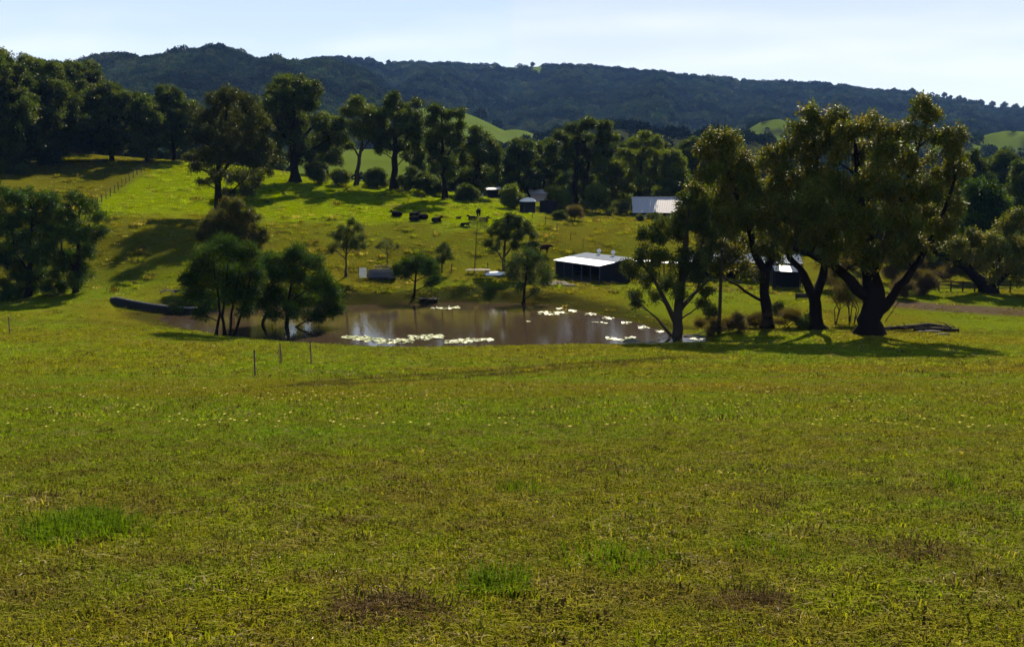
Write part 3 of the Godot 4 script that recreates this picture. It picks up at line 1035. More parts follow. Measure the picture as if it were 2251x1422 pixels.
func long_shed() -> void:
	var p := at(1500, 140)
	var q := at(1768, 137)
	var root := thing("machinery_shed", "long low machinery shed with rusty pale roof behind the big trees", "shed", p)
	var v := q - p
	var l := Vector2(v.x, v.z).length()
	var a := Vector3(v.x, 0, v.z).normalized()
	var b := Vector3(-a.z, 0, a.x)
	if b.z > 0: b = -b
	var fl := minf(0.0, v.y)
	var h := 2.75
	var n := 26
	for i in n:
		var st := a * l * i / n - b * 0.3 + Vector3(0, h + (i % 2) * 0.006, 0)
		obj("roof_sheet", iron_sheet(st, a * l / n * 1.02, b * 5.0 + Vector3(0, 0.75, 0), 3, 0.01), M.dull_iron if i % 5 != 2 else M.grey_iron, root)
	for i in 9:
		obj("post", tube_mesh([a * l * i / 8.0 + Vector3(0, fl - 0.3, 0), a * l * i / 8.0 + Vector3(0, h - 0.03, 0)], [0.11, 0.1]), M.old_timber, root)
	for i in 22:
		obj("wall_sheet", iron_sheet(b * 4.6 + a * l * i / 22.0 + Vector3(0, fl - 0.2, 0), a * l / 22.0, Vector3(0, h + 0.6 - fl, 0), 4, 0.008), M.dark_iron, root)
	for i in 6:
		obj("wall_sheet", iron_sheet(a * l * (0.60 + i * 0.045) + Vector3(0, fl - 0.2, 0), a * l * 0.0445, Vector3(0, h - fl, 0), 4, 0.008), M.blue_grey, root)
	for e in 2:
		for i in 4: obj("wall_sheet", iron_sheet(a * l * e + b * 4.6 * i / 4.0 + Vector3(0, fl - 0.2, 0), b * 1.15, Vector3(0, h + 0.1 + 0.15 * i - fl, 0), 4, 0.008), M.dark_iron, root)
	obj("gutter", bar_mesh(-b * 0.34 + Vector3(0, h - 0.03, 0), -b * 0.34 + a * l + Vector3(0, h - 0.03, 0), 0.1, 0.1), M.white_iron, root)
	# a narrow covered way from the white-roofed shed
	var c0 := at(1392, 140)
	var c1 := at(1498, 140)
	var cw := thing("covered_way", "narrow low covered way with pale roof edge between the two sheds", "covered way", c0)
	var cv := c1 - c0
	for i in 7:
		obj("roof_sheet", iron_sheet(cv * i / 7.0 + Vector3(0, 2.75 - 0.06 * i, 0), Vector3(cv.x, 0, cv.z) / 7.0 * 1.02 + Vector3(0, -0.06, 0), Vector3(0, 0.12, -1.3), 3, 0.01), M.white_iron, cw)
	for i in 4:
		for e in [0.1, -1.1]: obj("post", bar_mesh(cv * i / 3.0 + Vector3(0.05, -0.3, e - 0.1), cv * i / 3.0 + Vector3(0.05, 2.66 - 0.14 * i, e - 0.1), 0.1, 0.1), M.old_timber, cw)
	# a white awning at its end
	var w := thing("iron_lean_to", "white corrugated lean-to roof seen between two forked trunks", "lean-to", at(1738, 131))
	for i in 5:
		obj("roof_sheet", iron_sheet(Vector3(-1.8 + i * 0.74, 2.35 - i * 0.03, 0.2), Vector3(0.73, -0.03, 0), Vector3(0.2, 0.55, -2.1), 3, 0.01), M.white_iron if i == 1 or i == 2 else M.dull_iron, w)
	for k in [Vector3(-1.7, 0, 0.1), Vector3(1.8, 0, 0.1), Vector3(-1.5, 0, -1.7), Vector3(2.0, 0, -1.7)]:
		var top: float = 2.3 if k.z > 0 else 2.75
		obj("post", bar_mesh(k + Vector3(0, -0.3, 0), k + Vector3(0, top - 0.02, 0), 0.1, 0.1), M.old_timber, w)
	for i in 4: obj("wall_sheet", iron_sheet(Vector3(-1.5 + i * 0.85, -0.2, -1.75), Vector3(0.84, 0, 0), Vector3(0, 2.8, 0), 4, 0.008), M.dark_iron, w)

func gable(called: String, label: String, cat_: String, where: Vector3, turn: float, l: float, w: float, h: float, rise: float, wallm: Material, roofm: Material, doors: bool) -> void:
	var root := thing(called, label, cat_, where, turn)
	var s := Shape.new()
	for e in [-1.0, 1.0]:
		s.box(Vector3(0, h / 2 - 0.4, e * (w / 2 - 0.06)), Vector3(l, h + 0.8, 0.12))
	obj("wall", s.done(), wallm, root)
	for e in [-1.0, 1.0]:
		s = Shape.new()
		var x0: float = e * (l / 2 - 0.06)
		s.box(Vector3(x0, h / 2 - 0.4, 0), Vector3(0.12, h + 0.8, w - 0.26))
		s.quad(Vector3(x0, h, w / 2 - 0.13), Vector3(x0, h + rise, 0), Vector3(x0, h + rise, 0), Vector3(x0, h, -w / 2 + 0.13))
		obj("end_wall", s.done(), wallm, root)
	var n := maxi(int(l / 0.9), 4)
	for i in n:
		for e in [-1.0, 1.0]:
			var st := Vector3(-l / 2 - 0.3 + (l + 0.6) * i / n, h - 0.08, e * (w / 2 + 0.3))
			obj("roof_sheet", iron_sheet(st + Vector3(0, (i % 2) * 0.006, 0), Vector3((l + 0.6) / n * 1.01, 0, 0), Vector3(0, rise + 0.13, -e * (w / 2 + 0.29)), 3, 0.012), roofm, root)
	obj("ridge_cap", bar_mesh(Vector3(-l / 2 - 0.32, h + rise + 0.07, 0), Vector3(l / 2 + 0.32, h + rise + 0.07, 0), 0.25, 0.05), roofm, root)
	if doors:
		for i in 3:
			var x: float = (i - 1) * l * 0.28
			var fr := obj("window", box_mesh(Vector3(x, h * 0.55, w / 2 + 0.01), Vector3(1.1, 1.1, 0.06)), M.white_paint, root)
			obj("pane", box_mesh(Vector3(x, h * 0.55, w / 2 + 0.03), Vector3(0.95, 0.95, 0.05)), M.dark_iron, fr)

func tank(called: String, label: String, where: Vector3, r: float, h: float, dome: Material) -> void:
	var root := thing(called, label, "water tank", where)
	var prof := [[r, -0.4]]
	var k := 14
	for i in k + 1:
		prof.append([r + (0.03 if i % 2 else 0.0), h * i / k])
	obj("barrel", one(func(s): s.lathe(prof, 28), true), M.dark_iron, root)
	if dome == M.dark_iron:
		obj("lid", one(func(s): s.lathe([[r * 1.02, h + 0.004], [r * 1.02, h + 0.06], [0.0, h + 0.14]], 28), true), dome, root)
	else:
		obj("domed_lid", one(func(s): s.lathe([[r * 1.06, h + 0.004], [r * 1.05, h + 0.12], [r * 0.86, h + r * 0.26], [r * 0.55, h + r * 0.40], [r * 0.2, h + r * 0.46], [0.0, h + r * 0.46]], 28), true), dome, root)
	obj("hatch", one(func(s): s.lathe([[0.25, h + r * 0.3], [0.25, h + r * 0.5], [0.0, h + r * 0.52]], 12), true), dome, root)

func fence(called: String, label: String, feet: Array, h: float, wires: int, m: Material, r := 0.06) -> void:
	rng.seed = hash(label)
	var base: Vector3 = feet[0]
	var root := thing(called, label, "fence", base)
	var tops := []
	for f in feet:
		var lean := Vector3(rnd(-0.1, 0.1), 0, rnd(-0.06, 0.06))
		var hh := h * rnd(0.88, 1.12)
		var p := obj("post", post_mesh(hh, r * rnd(0.8, 1.25), lean), m, root)
		p.position = f - base
		tops.append([f - base, lean, hh])
	for k in wires:
		var t := 0.92 - 0.27 * k
		var pts := []
		var rad := []
		for i in tops.size():
			pts.append(tops[i][0] + tops[i][1] * t + Vector3(0, h * t, 0))
			rad.append(0.004)
		obj("wire", tube_mesh(pts, rad, 4), M.wire, root)

func small_things() -> void:
	# steel pickets on the near slope
	var posts := [
		[20, 735, 1.4, 0.05, Vector3(0.0, 0, 0), "thin dark picket standing alone on the grass crest far from the dam trees"],
		[560, 829, 1.4, 0.05, Vector3(0.01, 0, 0), "straight dark picket standing lowest on the near grass slope"],
		[618, 800, 1.35, 0.05, Vector3(-0.05, 0, 0.02), "dark picket between two others with a thin rod leaning on it"],
		[684, 803, 1.6, 0.05, Vector3(-0.04, 0, 0), "tall picket with a forked twig at its top near the water"]]
	for k in posts.size():
		var q: Array = posts[k]
		var f := spot(q[0], q[1], 15.0, 110.0)
		var root := thing("fence_picket", q[5], "fence post", f, 0.0, "steel pickets on the near slope")
		obj("shaft", post_mesh(q[2], q[3], q[4]), M.rusty_steel, root)
		obj("cap", tube_mesh([q[4] + Vector3(0, q[2] + 0.003, 0), q[4] + Vector3(0, q[2] + 0.06, 0)], [0.052, 0.048], 6), M.old_timber, root)
		if k == 2: obj("leaning_rod", bar_mesh(Vector3(-0.14, -0.1, 0), Vector3(-0.12, 1.25, 0.02), 0.035, 0.035), M.rusty_steel, root)
		if k == 3:
			obj("twig", tube_mesh([Vector3(-0.03, 1.45, 0), Vector3(-0.14, 1.85, 0.02)], [0.014, 0.006], 5), M.old_timber, root)
			obj("twig", tube_mesh([Vector3(-0.03, 1.5, 0), Vector3(0.12, 1.72, 0.03)], [0.014, 0.006], 5), M.old_timber, root)
	# the hill fences
	var line := []
	for k in 15:
		var t := k / 14.0
		line.append(spot(lerpf(213, 342, pow(t, 1.05)) + sin(t * 6.0) * 3.0, lerpf(452, 359, t), 120, 260))
	fence("paddock_fence", "post and wire fence climbing the bright cattle hill between two paddocks", line, 1.35, 3, M.old_timber, 0.075)
	line = []
	for c in [[1152, 470], [1171, 480], [1199, 493], [1224, 509], [1254, 528], [1282, 545], [1312, 562]]: line.append(spot(c[0], c[1], 120, 260))
	fence("slope_fence", "sparse post fence running down the slope to the white roofed shed", line, 1.25, 2, M.old_timber, 0.055)
	for c in [[993, 599, "short dark post beside the small bushy tree on the far flat"], [1072, 597, "short grey post behind the long pale plank"], [230, 390, "lone stump-like post in the dull paddock beyond the hill fence"]]:
		var root := thing("old_post", c[2], "post", spot(c[0], c[1], 120, 280), 0.0, "single old posts")
		obj("shaft", post_mesh(1.15, 0.07, Vector3(rng.randf() * 0.05, 0, 0)), M.old_timber, root)
		obj("rail_stub", bar_mesh(Vector3(-0.1, 0.9, 0.05), Vector3(0.2, 0.93, 0.06), 0.05, 0.03), M.old_timber, root)
	# power pole
	var pole := thing("wooden_pole", "tall plain wooden pole standing behind dark bracken between two trees", "pole", spot(1581, 732, 90, 130))
	obj("shaft", tube_mesh([Vector3(0, -0.5, 0), Vector3(0.03, 4.0, 0), Vector3(0.06, 8.2, 0)], [0.19, 0.17, 0.14], 10), M.pale_bark, pole)
	obj("cap", tube_mesh([Vector3(0.06, 8.203, 0), Vector3(0.06, 8.27, 0)], [0.16, 0.12], 10), M.grey_iron, pole)
	# stock crate with its white slatted end
	var f := spot(800, 613, 118, 150)
	var cr := thing("stock_crate", "blue grey stock crate with white slatted end panel standing on the flat", "crate", f)
	for i in 6: obj("white_slat", box_mesh(Vector3(-0.15, 0.26 + i * 0.215, 0.0), Vector3(0.98 - absf(2.0 - i) * 0.04, 0.135, 0.05), Basis(Vector3.RIGHT, -0.35)), M.white_paint, cr)
	for x in [-0.66, 0.38]: obj("upright", bar_mesh(Vector3(x, -0.2, -0.06), Vector3(x, 1.5, -0.06), 0.07, 0.07), M.old_timber, cr)
	for i in 5: obj("side_board", box_mesh(Vector3(2.25, 0.2 + i * 0.19, -0.25), Vector3(3.55, 0.175, 0.05)), M.blue_grey, cr)
	obj("back_board", box_mesh(Vector3(2.25, 0.55, -1.9), Vector3(3.55, 0.95, 0.05)), M.blue_grey, cr)
	obj("deck", box_mesh(Vector3(2.25, 0.18, -1.07), Vector3(3.5, 0.06, 1.55)), M.old_timber, cr)
	for x in [1.6, 2.35, 3.1, 3.95]: obj("upright", bar_mesh(Vector3(x, -0.2, -0.2), Vector3(x, 1.75 if x < 3.5 else 1.5, -0.2), 0.06, 0.06), M.blue_grey, cr)
	for y in [1.35, 1.65]: obj("rail", bar_mesh(Vector3(1.3, y, -0.16), Vector3(4.0, y - 0.03, -0.16), 0.05, 0.05), M.blue_grey, cr)
	# planks on trestles, and the pale upturned dinghy
	f = spot(1048, 603, 118, 150)
	var pl := thing("plank_stack", "long pale planks lying across low trestles under a thin sapling", "planks", f)
	for i in 3: obj("plank", box_mesh(Vector3(0.2, 0.52 + 0.05 * i, -0.35 * i + 0.2), Vector3(3.4 - i * 0.3, 0.045, 0.3), Basis(Vector3.UP, 0.05 * i)), M.dead_wood, pl)
	for x in [-1.1, 1.2]:
		for e in [-1.0, 1.0]: obj("trestle_leg", bar_mesh(Vector3(x - 0.15 * e, -0.15, 0.35 * e), Vector3(x, 0.495, 0.05 * e), 0.07, 0.07), M.old_timber, pl)
	f = spot(1090, 606, 118, 150)
	var bt := thing("upturned_dinghy", "pale upturned dinghy lying on the grass under the round gum", "dinghy", f, 0.1)
	var hull := Shape.new()
	for i in 15:
		var t := i / 14.0
		var wdt := 0.68 * pow(sin(PI * clampf(t * 0.86 + 0.12, 0, 1)), 0.6)
		var hi := 0.5 * pow(sin(PI * clampf(t * 0.84 + 0.12, 0, 1)), 0.4)
		for k in 9:
			var q := PI * k / 8.0
			hull.v.append(Vector3(lerpf(-1.5, 1.5, t), sin(q) * hi + 0.03, -cos(q) * wdt))
			hull.n.append(Vector3(0, sin(q) + 0.1, -cos(q)).normalized())
	for i in 14:
		for k in 8:
			var o := i * 9 + k
			hull.f.append_array([o, o + 9, o + 1, o + 1, o + 9, o + 10])
	obj("hull", hull.done(), M.white_paint, bt)
	obj("keel", bar_mesh(Vector3(-1.3, 0.52, 0), Vector3(1.3, 0.52, 0), 0.05, 0.06), M.old_timber, bt)
	obj("gunwale", bar_mesh(Vector3(-1.4, 0.04, 0.7), Vector3(1.4, 0.04, 0.7), 0.05, 0.06), M.blue_grey, bt)
	# heap of earth with a pale log along it
	f = spot(1228, 629, 118, 150)
	var hp := thing("earth_heap", "low heap of dark earth edged by a pale log near the shed", "heap", f)
	var mound := Shape.new()
	rng.seed = 4
	for j in 9:
		for i in 15:
			var u := i / 7.0 - 1.0
			var w := j / 4.0 - 1.0
			mound.v.append(Vector3(u * 1.9, maxf(0.0, 1.0 - u * u) * maxf(0.0, 1.0 - w * w) * 0.55 * rnd(0.75, 1.2) - 0.08, w * 1.5 - 1.3))
	for j in 8:
		for i in 14:
			var o := j * 15 + i
			mound.f.append_array([o, o + 1, o + 15, o + 1, o + 16, o + 15])
	obj("soil", mound.done(false), M.dark_earth, hp)
	obj("log", tube_mesh([Vector3(-2.0, 0.12, 0.25), Vector3(0, 0.16, 0.35), Vector3(2.1, 0.1, 0.3)], [0.1, 0.13, 0.09]), M.dead_wood, hp)
	# landing on the far shore
	f = spot(942, 668, 110, 130)
	f.y = 0.0
	var jt := thing("small_landing", "little dark timber landing at the water's edge under a leaning tree", "landing", f + Vector3(0, 0, -0.6))
	for c in [[-1.0, 0.9], [-0.35, 0.75], [0.5, 0.8], [1.05, 1.05]]:
		for e in [0.0, -1.1]: obj("pile", bar_mesh(Vector3(c[0], -0.8, 0.6 + e), Vector3(c[0], c[1] * 0.75, 0.6 + e), 0.1, 0.1), M.old_timber, jt)
	for i in 6: obj("deck_plank", box_mesh(Vector3(0, 0.43, 0.62 - i * 0.24), Vector3(2.3, 0.05, 0.2), Basis(Vector3.BACK, 0.02 * (i % 3))), M.old_timber, jt)
	obj("pale_board", box_mesh(Vector3(-0.98, 0.62, 0.72), Vector3(0.55, 0.1, 0.05), Basis(Vector3.BACK, -0.35)), M.dead_wood, jt)
	obj("pale_board", box_mesh(Vector3(0.62, 0.66, 0.7), Vector3(0.22, 0.2, 0.05), Basis(Vector3.BACK, 0.3)), M.dead_wood, jt)
	obj("brace", bar_mesh(Vector3(-0.9, -0.3, 0.68), Vector3(0.4, 0.4, 0.68), 0.07, 0.05), M.old_timber, jt)
	# curved retaining wall
	var top := [[240, 657, 670, 119.6], [252, 655, 672, 119.0], [290, 663, 679, 117.6], [330, 670, 685, 116.6], [370, 675, 688, 116.0], [410, 678, 690, 115.4], [432, 678, 690, 115.2]]
	var first := P(252, 672, 119.0)
	var wl := thing("retaining_wall", "low curved retaining wall at the end of the dam", "wall", first)
	var ends := []
	for c in top:
		ends.append([P(c[0], c[2], c[3]) - first, P(c[0], c[1], c[3]) - first])
	for i in ends.size() - 1:
		var lo0: Vector3 = ends[i][0]
		var lo1: Vector3 = ends[i + 1][0]
		var t0: Vector3 = ends[i][1]
		var t1: Vector3 = ends[i + 1][1]
		for part in 2:
			var sh := Shape.new()
			var k0 := part * 0.5 + 0.006
			var k1 := part * 0.5 + 0.494
			var A := lo0.lerp(lo1, k0) + Vector3.DOWN * 0.9
			var B := lo0.lerp(lo1, k1) + Vector3.DOWN * 0.9
			var C := t0.lerp(t1, k1)
			var D := t0.lerp(t1, k0)
			var bk := Vector3(0.05, 0, -0.28)
			sh.quad(A, D, C, B)
			sh.quad(D, D + bk, C + bk, C)
			sh.quad(B + bk, C + bk, D + bk, A + bk)
			sh.quad(B, C, C + bk, B + bk)
			sh.quad(A + bk, D + bk, D, A)
			obj("wall_slab", sh.done(), M.old_concrete, wl)
		obj("coping", bar_mesh(t0 + Vector3(0.02, 0.035, -0.14), t1 + Vector3(0.02, 0.035, -0.14), 0.22, 0.05), M.concrete, wl)
	# fallen timber
	dead_branch("fallen_branch", "pale bleached branch lying on the grass above the curved wall", spot(368, 646, 110, 140), [[[-0.9, 0.1, 0.2], [-0.4, 0.42, 0], [0.2, 0.3, -0.1], [0.9, 0.12, 0]], [[-0.3, 0.4, 0], [-0.2, 0.62, 0.1]], [[0.3, 0.25, 0], [0.7, 0.45, -0.2], [1.2, 0.35, -0.4]]], 0.12, M.dead_wood)
	dead_branch("fallen_log", "dark fallen log half hidden behind the multi-stemmed dam trees", spot(405, 643, 110, 140), [[[-1.2, 0.15, 0], [0, 0.28, 0.1], [1.3, 0.2, 0]], [[0.3, 0.2, 0], [0.9, 0.55, 0.3]]], 0.2, M.old_timber)
	var bp := spot(2030, 728, 90, 125)
	var heap := thing("brush_heap", "long heap of dead branches on grass beside the massive trunk", "brush heap", bp)
	rng.seed = 91
	obj("log", tube_mesh([Vector3(-1.0, 0.22, 0.3), Vector3(1.0, 0.25, 0.35), Vector3(3.4, 0.15, 0.3)], [0.2, 0.22, 0.14]), M.old_timber, heap)
	obj("log", tube_mesh([Vector3(-3.8, 0.2, -0.4), Vector3(-1.5, 0.4, 0), Vector3(0.6, 0.62, -0.1), Vector3(2.8, 0.3, -0.2)], [0.16, 0.22, 0.2, 0.13]), M.old_timber, heap)
	obj("pale_log", tube_mesh([Vector3(-0.8, 0.1, 0.75), Vector3(0.6, 0.13, 0.8), Vector3(1.5, 0.1, 0.7)], [0.06, 0.09, 0.06]), M.dead_wood, heap)
	for i in 46:
		var x := rnd(-3.6, 3.6)
		var a := Vector3(x, rnd(0.05, 0.5), rnd(-0.9, 0.5))
		var b := a + Vector3(rnd(-1.3, 1.3), rnd(-0.05, 0.55), rnd(-0.4, 0.4))
		obj("branch", tube_mesh([a, (a + b) * 0.5 + unit() * 0.12, b], [rnd(0.03, 0.08), 0.035, 0.01], 5), M.old_timber, heap)
	dead_branch("leaning_stick", "thin dead stick leaning up from the grass beside the massive trunk", spot(1946, 707, 95, 125), [[[0, -0.1, 0], [0.6, 0.9, 0], [1.25, 2.0, 0.1]], [[0.6, 0.9, 0], [0.9, 1.1, 0.2]]], 0.06, M.old_timber)
	dead_branch("pale_driftwood", "bleached forked log lying at the narrow end of the dam", spot(1530, 742, 92, 120), [[[-1.2, 0.06, 0.1], [0, 0.14, 0], [0.9, 0.4, -0.2]], [[0, 0.14, 0], [0.9, 0.02, 0.3], [1.9, -0.02, 0.4]]], 0.09, M.dead_wood)
	var tr := thing("feed_trough", "short dark feed trough on the flat behind the forked tree", "trough", spot(1766, 658, 105, 140))
	for e in [-0.28, 0.28]: obj("side_board", box_mesh(Vector3(0, 0.42, e), Vector3(1.7, 0.5, 0.05)), M.old_timber, tr)
	obj("bottom_board", box_mesh(Vector3(0, 0.2, 0), Vector3(1.6, 0.05, 0.5)), M.old_timber, tr)
	for e in [-0.8, 0.8]: obj("end_board", box_mesh(Vector3(e, 0.35, 0), Vector3(0.05, 0.75, 0.49)), M.old_timber, tr)
	# yard rails by the far trees
	var rail := thing("yard_rails", "timber stockyard rails in shade beneath the leaning spreading tree", "rail fence", spot(2065, 640, 110, 150))
	for i in 7: obj("post", bar_mesh(Vector3(i * 1.5, -0.4, -0.06 * i), Vector3(i * 1.5, 1.25, -0.06 * i), 0.14, 0.14), M.old_timber, rail)
	for y in [0.35, 0.75, 1.12]: obj("rail", bar_mesh(Vector3(-0.2, y, 0.1), Vector3(9.3, y, -0.28), 0.11, 0.05), M.old_timber, rail)
	dead_branch("ground_log", "small pale log lying on open grass below the brush heap", spot(2080, 737, 90, 118), [[[-0.7, 0.06, 0], [0, 0.12, 0], [0.35, 0.1, 0]]], 0.1, M.dead_wood)
	# buildings and tanks beyond the slope
	tank("water_tank", "dark round water tank with white domed lid at the hill foot", spot(1160, 466, 150, 230), 1.32, 1.75, M.white_paint)
	tank("squat_tank", "dark flat-topped water tank beside the white domed one", spot(1204, 468, 150, 230) + Vector3(0.2, 0, -0.5), 1.55, 2.0, M.dark_iron)
	gable("garden_hut", "small dark hut with pale flat roof among the trees", "hut", at(1083, 205) + Vector3(0, 0.0, 0), 0.2, 2.6, 2.2, 1.9, 0.25, M.dark_iron, M.pale_roof, false)
	gable("farm_house", "low house with broad pale iron roof dappled by tree shade", "house", at(1446, 192) + Vector3(0, -1.3, 0), -0.06, 9.0, 7.4, 2.3, 2.5, M.dark_iron, M.pale_roof, true)
	gable("far_cottage", "tiny white cottage at the foot of the distant green spur", "cottage", at(1096, 745) + Vector3(0, 1, 0), 0.3, 9.0, 6.0, 3.0, 2.0, M.white_paint, M.pale_roof, true)
	gable("white_cabin", "white cabin glimpsed through trunks behind the cattle hill", "cabin", at(1036, 232), 0.5, 4.2, 3.4, 2.6, 0.9, M.white_paint, M.pale_roof, true)
	gable("back_shed", "small pale shed glimpsed behind the flat-topped tank", "shed", at(1184, 214), 0.1, 3.6, 3.0, 2.4, 0.6, M.pale_roof, M.pale_roof, false)

func dead_branch(called: String, label: String, where: Vector3, lines: Array, r: float, m: Material) -> void:
	var root := thing(called, label, "branch" if "branch" in label or "stick" in label else "log", where)
	for k in lines.size():
		var pts := []
		var rad := []
		for i in lines[k].size():
			pts.append(Vector3(lines[k][i][0], lines[k][i][1], lines[k][i][2]))
			rad.append((r if k == 0 else r * 0.6) * (1.0 - 0.7 * i / lines[k].size()))
		obj("stem" if k == 0 else "side_branch", tube_mesh(pts, rad, 7), m, root)

func cattle() -> void:
	var lying := body([[-0.62, 0.46, 0, 0.45, 0.50, 0, 0.40, 0.37], [-0.2, 0.4, 0, 0.3, 0.42, 0, 0.42, 0.40], [-0.75, 0.5, 0, -0.6, 0.35, 0.1, 0.28, 0.3], [0.45, 0.62, 0, 0.92, 0.92, 0.05, 0.26, 0.17], [0.92, 0.95, 0.05, 1.28, 0.80, 0.1, 0.15, 0.09],
		[0.95, 1.02, 0.05, 0.98, 1.06, 0.26, 0.05, 0.04], [0.95, 1.02, 0.05, 0.93, 1.06, -0.16, 0.05, 0.04], [0.45, 0.25, 0.28, 0.9, 0.12, 0.26, 0.12, 0.08], [0.9, 0.1, 0.26, 0.55, 0.08, 0.34, 0.07, 0.06], [0.45, 0.25, -0.28, 0.85, 0.12, -0.3, 0.12, 0.08],
		[-0.55, 0.25, 0.34, -0.05, 0.16, 0.46, 0.17, 0.1], [-0.05, 0.12, 0.46, -0.4, 0.08, 0.5, 0.08, 0.06], [-1.0, 0.5, 0, -1.08, 0.15, 0.05, 0.04, 0.03]], 0.055, 0.12)
	var standing := body([[-0.62, 1.04, 0, 0.5, 1.03, 0, 0.33, 0.35], [-0.3, 0.95, 0, 0.35, 0.93, 0, 0.38, 0.37], [0.45, 1.12, 0, 1.0, 1.15, 0.02, 0.25, 0.17], [1.0, 1.18, 0.02, 1.38, 0.98, 0.05, 0.15, 0.09],
		[1.02, 1.26, 0.02, 1.05, 1.3, 0.24, 0.05, 0.04], [1.02, 1.26, 0.02, 1.05, 1.3, -0.2, 0.05, 0.04], [0.45, 0.85, 0.19, 0.47, 0.42, 0.18, 0.15, 0.075], [0.47, 0.42, 0.18, 0.46, 0.03, 0.18, 0.07, 0.06], [0.42, 0.85, -0.19, 0.36, 0.42, -0.18, 0.15, 0.075], [0.36, 0.42, -0.18, 0.38, 0.03, -0.18, 0.07, 0.06],
		[-0.66, 0.95, 0.2, -0.58, 0.66, 0.2, 0.22, 0.12], [-0.58, 0.66, 0.2, -0.76, 0.45, 0.19, 0.1, 0.065], [-0.76, 0.45, 0.19, -0.72, 0.03, 0.19, 0.06, 0.06], [-0.66, 0.95, -0.2, -0.5, 0.66, -0.2, 0.22, 0.12], [-0.5, 0.66, -0.2, -0.68, 0.45, -0.19, 0.1, 0.065], [-0.68, 0.45, -0.19, -0.63, 0.03, -0.19, 0.06, 0.06], [-0.95, 1.1, 0, -1.04, 0.5, 0.02, 0.045, 0.03]], 0.05, 0.11)
	var herd := [
		[871, 476, 2.9, 1.0, true, "black", "black cow lying by itself uphill of the weeping tree"],
		[911, 477, 0.5, 0.92, true, "black", "black cow lying behind two others in the tight cluster of three"],
		[912, 486, 0.25, 0.95, true, "black", "black cow lying in front in the tight cluster of three"],
		[929, 482, 2.6, 1.05, true, "black", "large black cow lying broadside in the tight cluster of three"],
		[960, 489, 0.7, 0.98, true, "black", "dark cow lying with its pale muzzle showing beside the tight cluster"],
		[1008, 481, 0.2, 0.45, true, "black", "small dark calf lying alone between the herd and the thin sapling"],
		[1023, 499, 0.1, 0.8, true, "black", "dark cow lying flat lowest on the slope above the thin sapling"],
		[1038, 484, 2.8, 0.85, true, "black", "black cow lying behind the pale top of the thin sapling"],
		[1064, 487, -0.4, 0.85, true, "black", "black cow lying half hidden beside the round gum's crown"],
		[1052, 476, 1.5, 1.0, false, "black", "black cow standing and facing the dam above the resting herd"],
		[1197, 557, 0.25, 1.0, false, "brown", "brown cow standing on the slope beside the round gum"]]
	for c in herd:
		var f := spot(c[0], c[1], 130, 240)
		var root := thing("cow", c[6], "cow", f - Vector3(0, 0.02, 0), c[2], "cattle on the hill")
		root.scale = Vector3.ONE * c[3] * 0.9
		obj("body", lying if c[4] else standing, M.black_hide if c[5] == "black" else M.brown_hide, root)
		var at_: Vector3 = Vector3(1.36, 0.77, 0.11) if c[4] else Vector3(1.46, 0.94, 0.06)
		var mz := obj("muzzle", one(func(s): s.lathe([[0.0, -0.06], [0.07, -0.04], [0.085, 0.0], [0.06, 0.05], [0.0, 0.07]], 10), true), M.pale_muzzle if c[0] == 960 else M.black_hide, root)
		mz.position = at_

